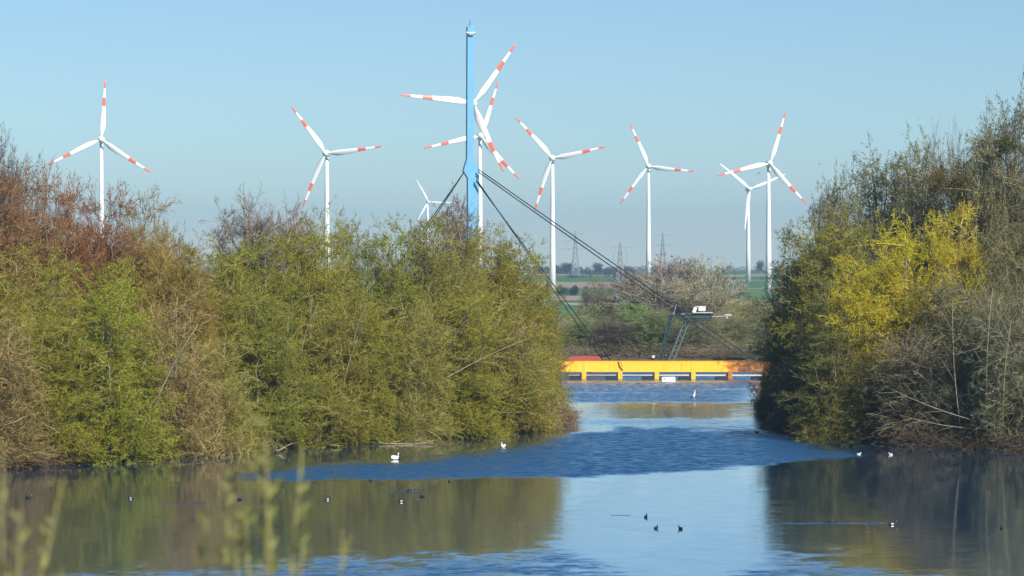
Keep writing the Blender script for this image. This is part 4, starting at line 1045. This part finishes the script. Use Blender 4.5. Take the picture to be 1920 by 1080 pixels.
# ------------------------------------------------------------------ driftwood and stakes at the left shore
M_dead = mat('bleached_dead_wood', (.33, .27, .18), .8, var=.25)
def branch(pts, r, label):
    a = empty('fallen_branch', tuple(P(*pts[0])), 0, label, 'branch', 'fallen branches at the waterline'); o = P(*pts[0]); pp = [tuple(P(*p)-o) for p in pts]
    MB().tube(pp, [r*(1-.7*i/(len(pp)-1)) for i in range(len(pp))], 6).build('limb', M_dead, a, smooth=True)
    for i in range(1, len(pp)-1):
        e = Vector(pp[i])+Vector((rnd.uniform(.3, 1.6), rnd.uniform(-.6, .2), rnd.uniform(.2, 1.0)))
        MB().tube([pp[i], tuple((Vector(pp[i])+e)/2+Vector((0, 0, .1))), tuple(e)], [r*.5, r*.35, r*.1], 5).build('side_twig', M_dead, a, smooth=True)
branch([(688, 830, 299), (730, 832, 298), (775, 833, 297.5), (812, 828, 299)], .09, 'long pale fallen branch lying along the water below the olive willows')
branch([(812, 826, 303), (770, 826, 302), (725, 820, 303), (700, 818, 305)], .08, 'pale bleached branch just above the long fallen branch')
branch([(520, 846, 284), (535, 838, 285), (548, 830, 286)], .07, 'short slanting dead branch poking out left of the long one')
branch([(455, 850, 282), (430, 848, 281), (415, 846, 281)], .06, 'low pale dead branch at the row of stakes')
branch([(0, 800, 259), (30, 790, 259), (60, 775, 261)], .07, 'pale dead branch in the twigs at the left edge')
branch([(850, 800, 312), (910, 775, 314), (985, 772, 316)], .06, 'arching pale dead branch below the blue mast')
sp_ = empty('shore_stakes', (X(445, 284), 284, 0), 0, 'row of pale short stakes at the waterline below the tan bush', 'stakes')
for i in range(14):
    xk = X(404+i*5.6, 284)-X(445, 284); hk = rnd.uniform(.35, .75)
    MB().tube([(xk, rnd.uniform(-.2, .2), -.4), (xk+rnd.uniform(-.05, .05), 0, hk)], [.06, .045], 6).build('stake', M_dead, sp_)

# long pale stems showing in the thickets
def stem(px0, py0, px1, py1, D, r, label):
    a = P(px0, py0, D); b_ = P(px1, py1, D-2)
    v = b_-a; side = Vector((-v.z, 0, v.x)).normalized(); tw = MB()
    tw.tube([tuple(a+v*t+side*.4*math.sin(t*2.6)) for t in (0, .25, .5, .75, 1)], [r, r*.8, r*.6, r*.45, r*.2], 6)
    for t in (.35, .5, .62, .75, .86):
        p = a+v*t+side*.4*math.sin(t*2.6); s2 = 1 if int(t*20) % 2 else -1
        e = p+v.normalized()*v.length*.22+side*s2*v.length*.12
        tw.tube([tuple(p), tuple((p+e)/2+Vector((0, -.1, .1))), tuple(e)], [r*.35, r*.25, r*.08], 5)
    host = min(PLANTS, key=lambda q: abs(q[0]-px0)+3*abs(q[1]-D))[2]
    bpy.context.view_layer.update()
    o = tw.build('bare_stem', M_dead, None, smooth=True); o.parent = host; o.matrix_parent_inverse = host.matrix_world.inverted(); o['label'] = label
stem(285, 770, 375, 610, 271, .09, 'pale forked stem slanting right in the grey brown left bush')
stem(330, 720, 345, 640, 272, .06, 'short pale upright stem beside the forked one')
stem(445, 770, 470, 700, 283, .08, 'pale stem at the dark gap in the left thicket')
stem(560, 680, 600, 570, 292, .07, 'thin pale stem below the second turbine')
stem(660, 660, 692, 570, 297, .07, 'thin pale stem in the olive willows right of the second turbine')
stem(845, 650, 880, 600, 304, .08, 'short pale stem under the blue mast')
stem(800, 730, 985, 640, 308, .1, 'long pale stem slanting right below the blue mast')
stem(1800, 800, 1790, 560, 293, .07, 'long pale upright stem left in the right bush')
stem(1850, 790, 1865, 540, 291, .08, 'long pale upright stem in the middle of the right bush')
stem(1880, 810, 1900, 600, 289, .07, 'pale upright stem near the right edge')
stem(1830, 790, 1660, 720, 292, .05, 'pale stem arching left out of the right bush')
stem(1840, 805, 1690, 775, 292, .05, 'lower pale stem arching left over the water')

# ------------------------------------------------------------------ blurred foreground sprigs on the near slope
def sprig(px, top, D, lean, label, seed, nshoot=3, leafy=1.0, spread=.12):
    R = random.Random(seed); x = X(px, D); zb = hz(x, D)-.05; zt = Z(top, D); h = zt-zb
    root = empty('willow_sprig', (x-lean*h, D, zb), 0, label, 'sprig', 'blurred willow sprigs in the foreground')
    stm = MB(); lf = MB()
    for k in range(nshoot):
        tx = lean*h+(R.uniform(-spread, spread) if k else 0); ty = R.uniform(-.1, .1); hh = h*(1 if k == 0 else R.uniform(.84, .96))
        pts = [Vector((R.uniform(-.01, .01)+tx*t**1.3, ty*t, hh*t)) for t in (0, .25, .5, .7, .85, 1)]
        stm.tube([tuple(p) for p in pts], [.009, .008, .007, .006, .004, .002], 6)
        n_ = int(46*leafy)
        for i in range(n_):
            t = .55+.45*i/n_; f = t*5; 
            ii = [0, .25, .5, .7, .85, 1]; j = max(q for q in range(5) if ii[q] <= t); fr_ = (t-ii[j])/(ii[j+1]-ii[j])
            p = pts[j].lerp(pts[j+1], fr_); a = R.uniform(0, 6.28); d = Vector((math.cos(a)*.7, math.sin(a)*.7, R.uniform(.5, 1.2))).normalized()
            s = d.cross(Vector((R.uniform(-1, 1), R.uniform(-1, 1), .3))).normalized(); l = R.uniform(.035, .065); w_ = l*.3
            q0 = p; lf.poly([q0, q0+d*l*.35+s*w_*.5, q0+d*l*.8+s*w_*.35, q0+d*l, q0+d*l*.8-s*w_*.35, q0+d*l*.35-s*w_*.5])
    a = stm.build('stem', M_sprigstem, root, smooth=True); b_ = lf.build('leaf_cluster', M_leaf, root); b_.color = (.22, .26, .08, 1)
M_sprigstem = mat('young_green_stem', (.24, .22, .08), .6)
sprig(12, 845, 7.5, .0, 'blurred sprig rising at the left picture edge', 1, 3, .7, .05)
sprig(105, 905, 8.0, .16, 'blurred slanting sprig right of the left edge', 2, 2, .7, .06)
sprig(90, 1000, 8.2, .05, 'low blurred sprig under the slanting one', 3, 2, .8, .05)
sprig(430, 880, 8.5, .02, 'blurred leafy sprig left of the tallest one', 4, 2, 1.1, .04)
sprig(500, 790, 8.5, .0, 'tallest blurred leafy sprig in the foreground', 5, 3, 1.3, .07)
sprig(565, 840, 8.6, .08, 'blurred leafy sprig right of the tallest one', 6, 2, 1.0, .05)
sprig(650, 990, 8.6, .06, 'low blurred sprig, rightmost in the foreground', 7, 2, .7, .05)
sprig(385, 965, 8.6, -.02, 'faint low blurred sprig left of the leafy ones', 8, 1, .7, .04)

# ------------------------------------------------------------------ haze: even air round the whole scene
hb = MB().box((0, 4500, 115), (6600, 9300, 240))
m = bpy.data.materials.new('haze_air'); m.use_nodes = True; n = m.node_tree; n.nodes.clear()
o_ = n.nodes.new('ShaderNodeOutputMaterial'); pv = n.nodes.new('ShaderNodeVolumePrincipled')
pv.inputs['Color'].default_value = (.42, .68, 1, 1); pv.inputs['Density'].default_value = .00012; pv.inputs['Anisotropy'].default_value = .2
n.links.new(pv.outputs[0], o_.inputs['Volume'])
tag(hb.build('haze', m), kind='stuff')
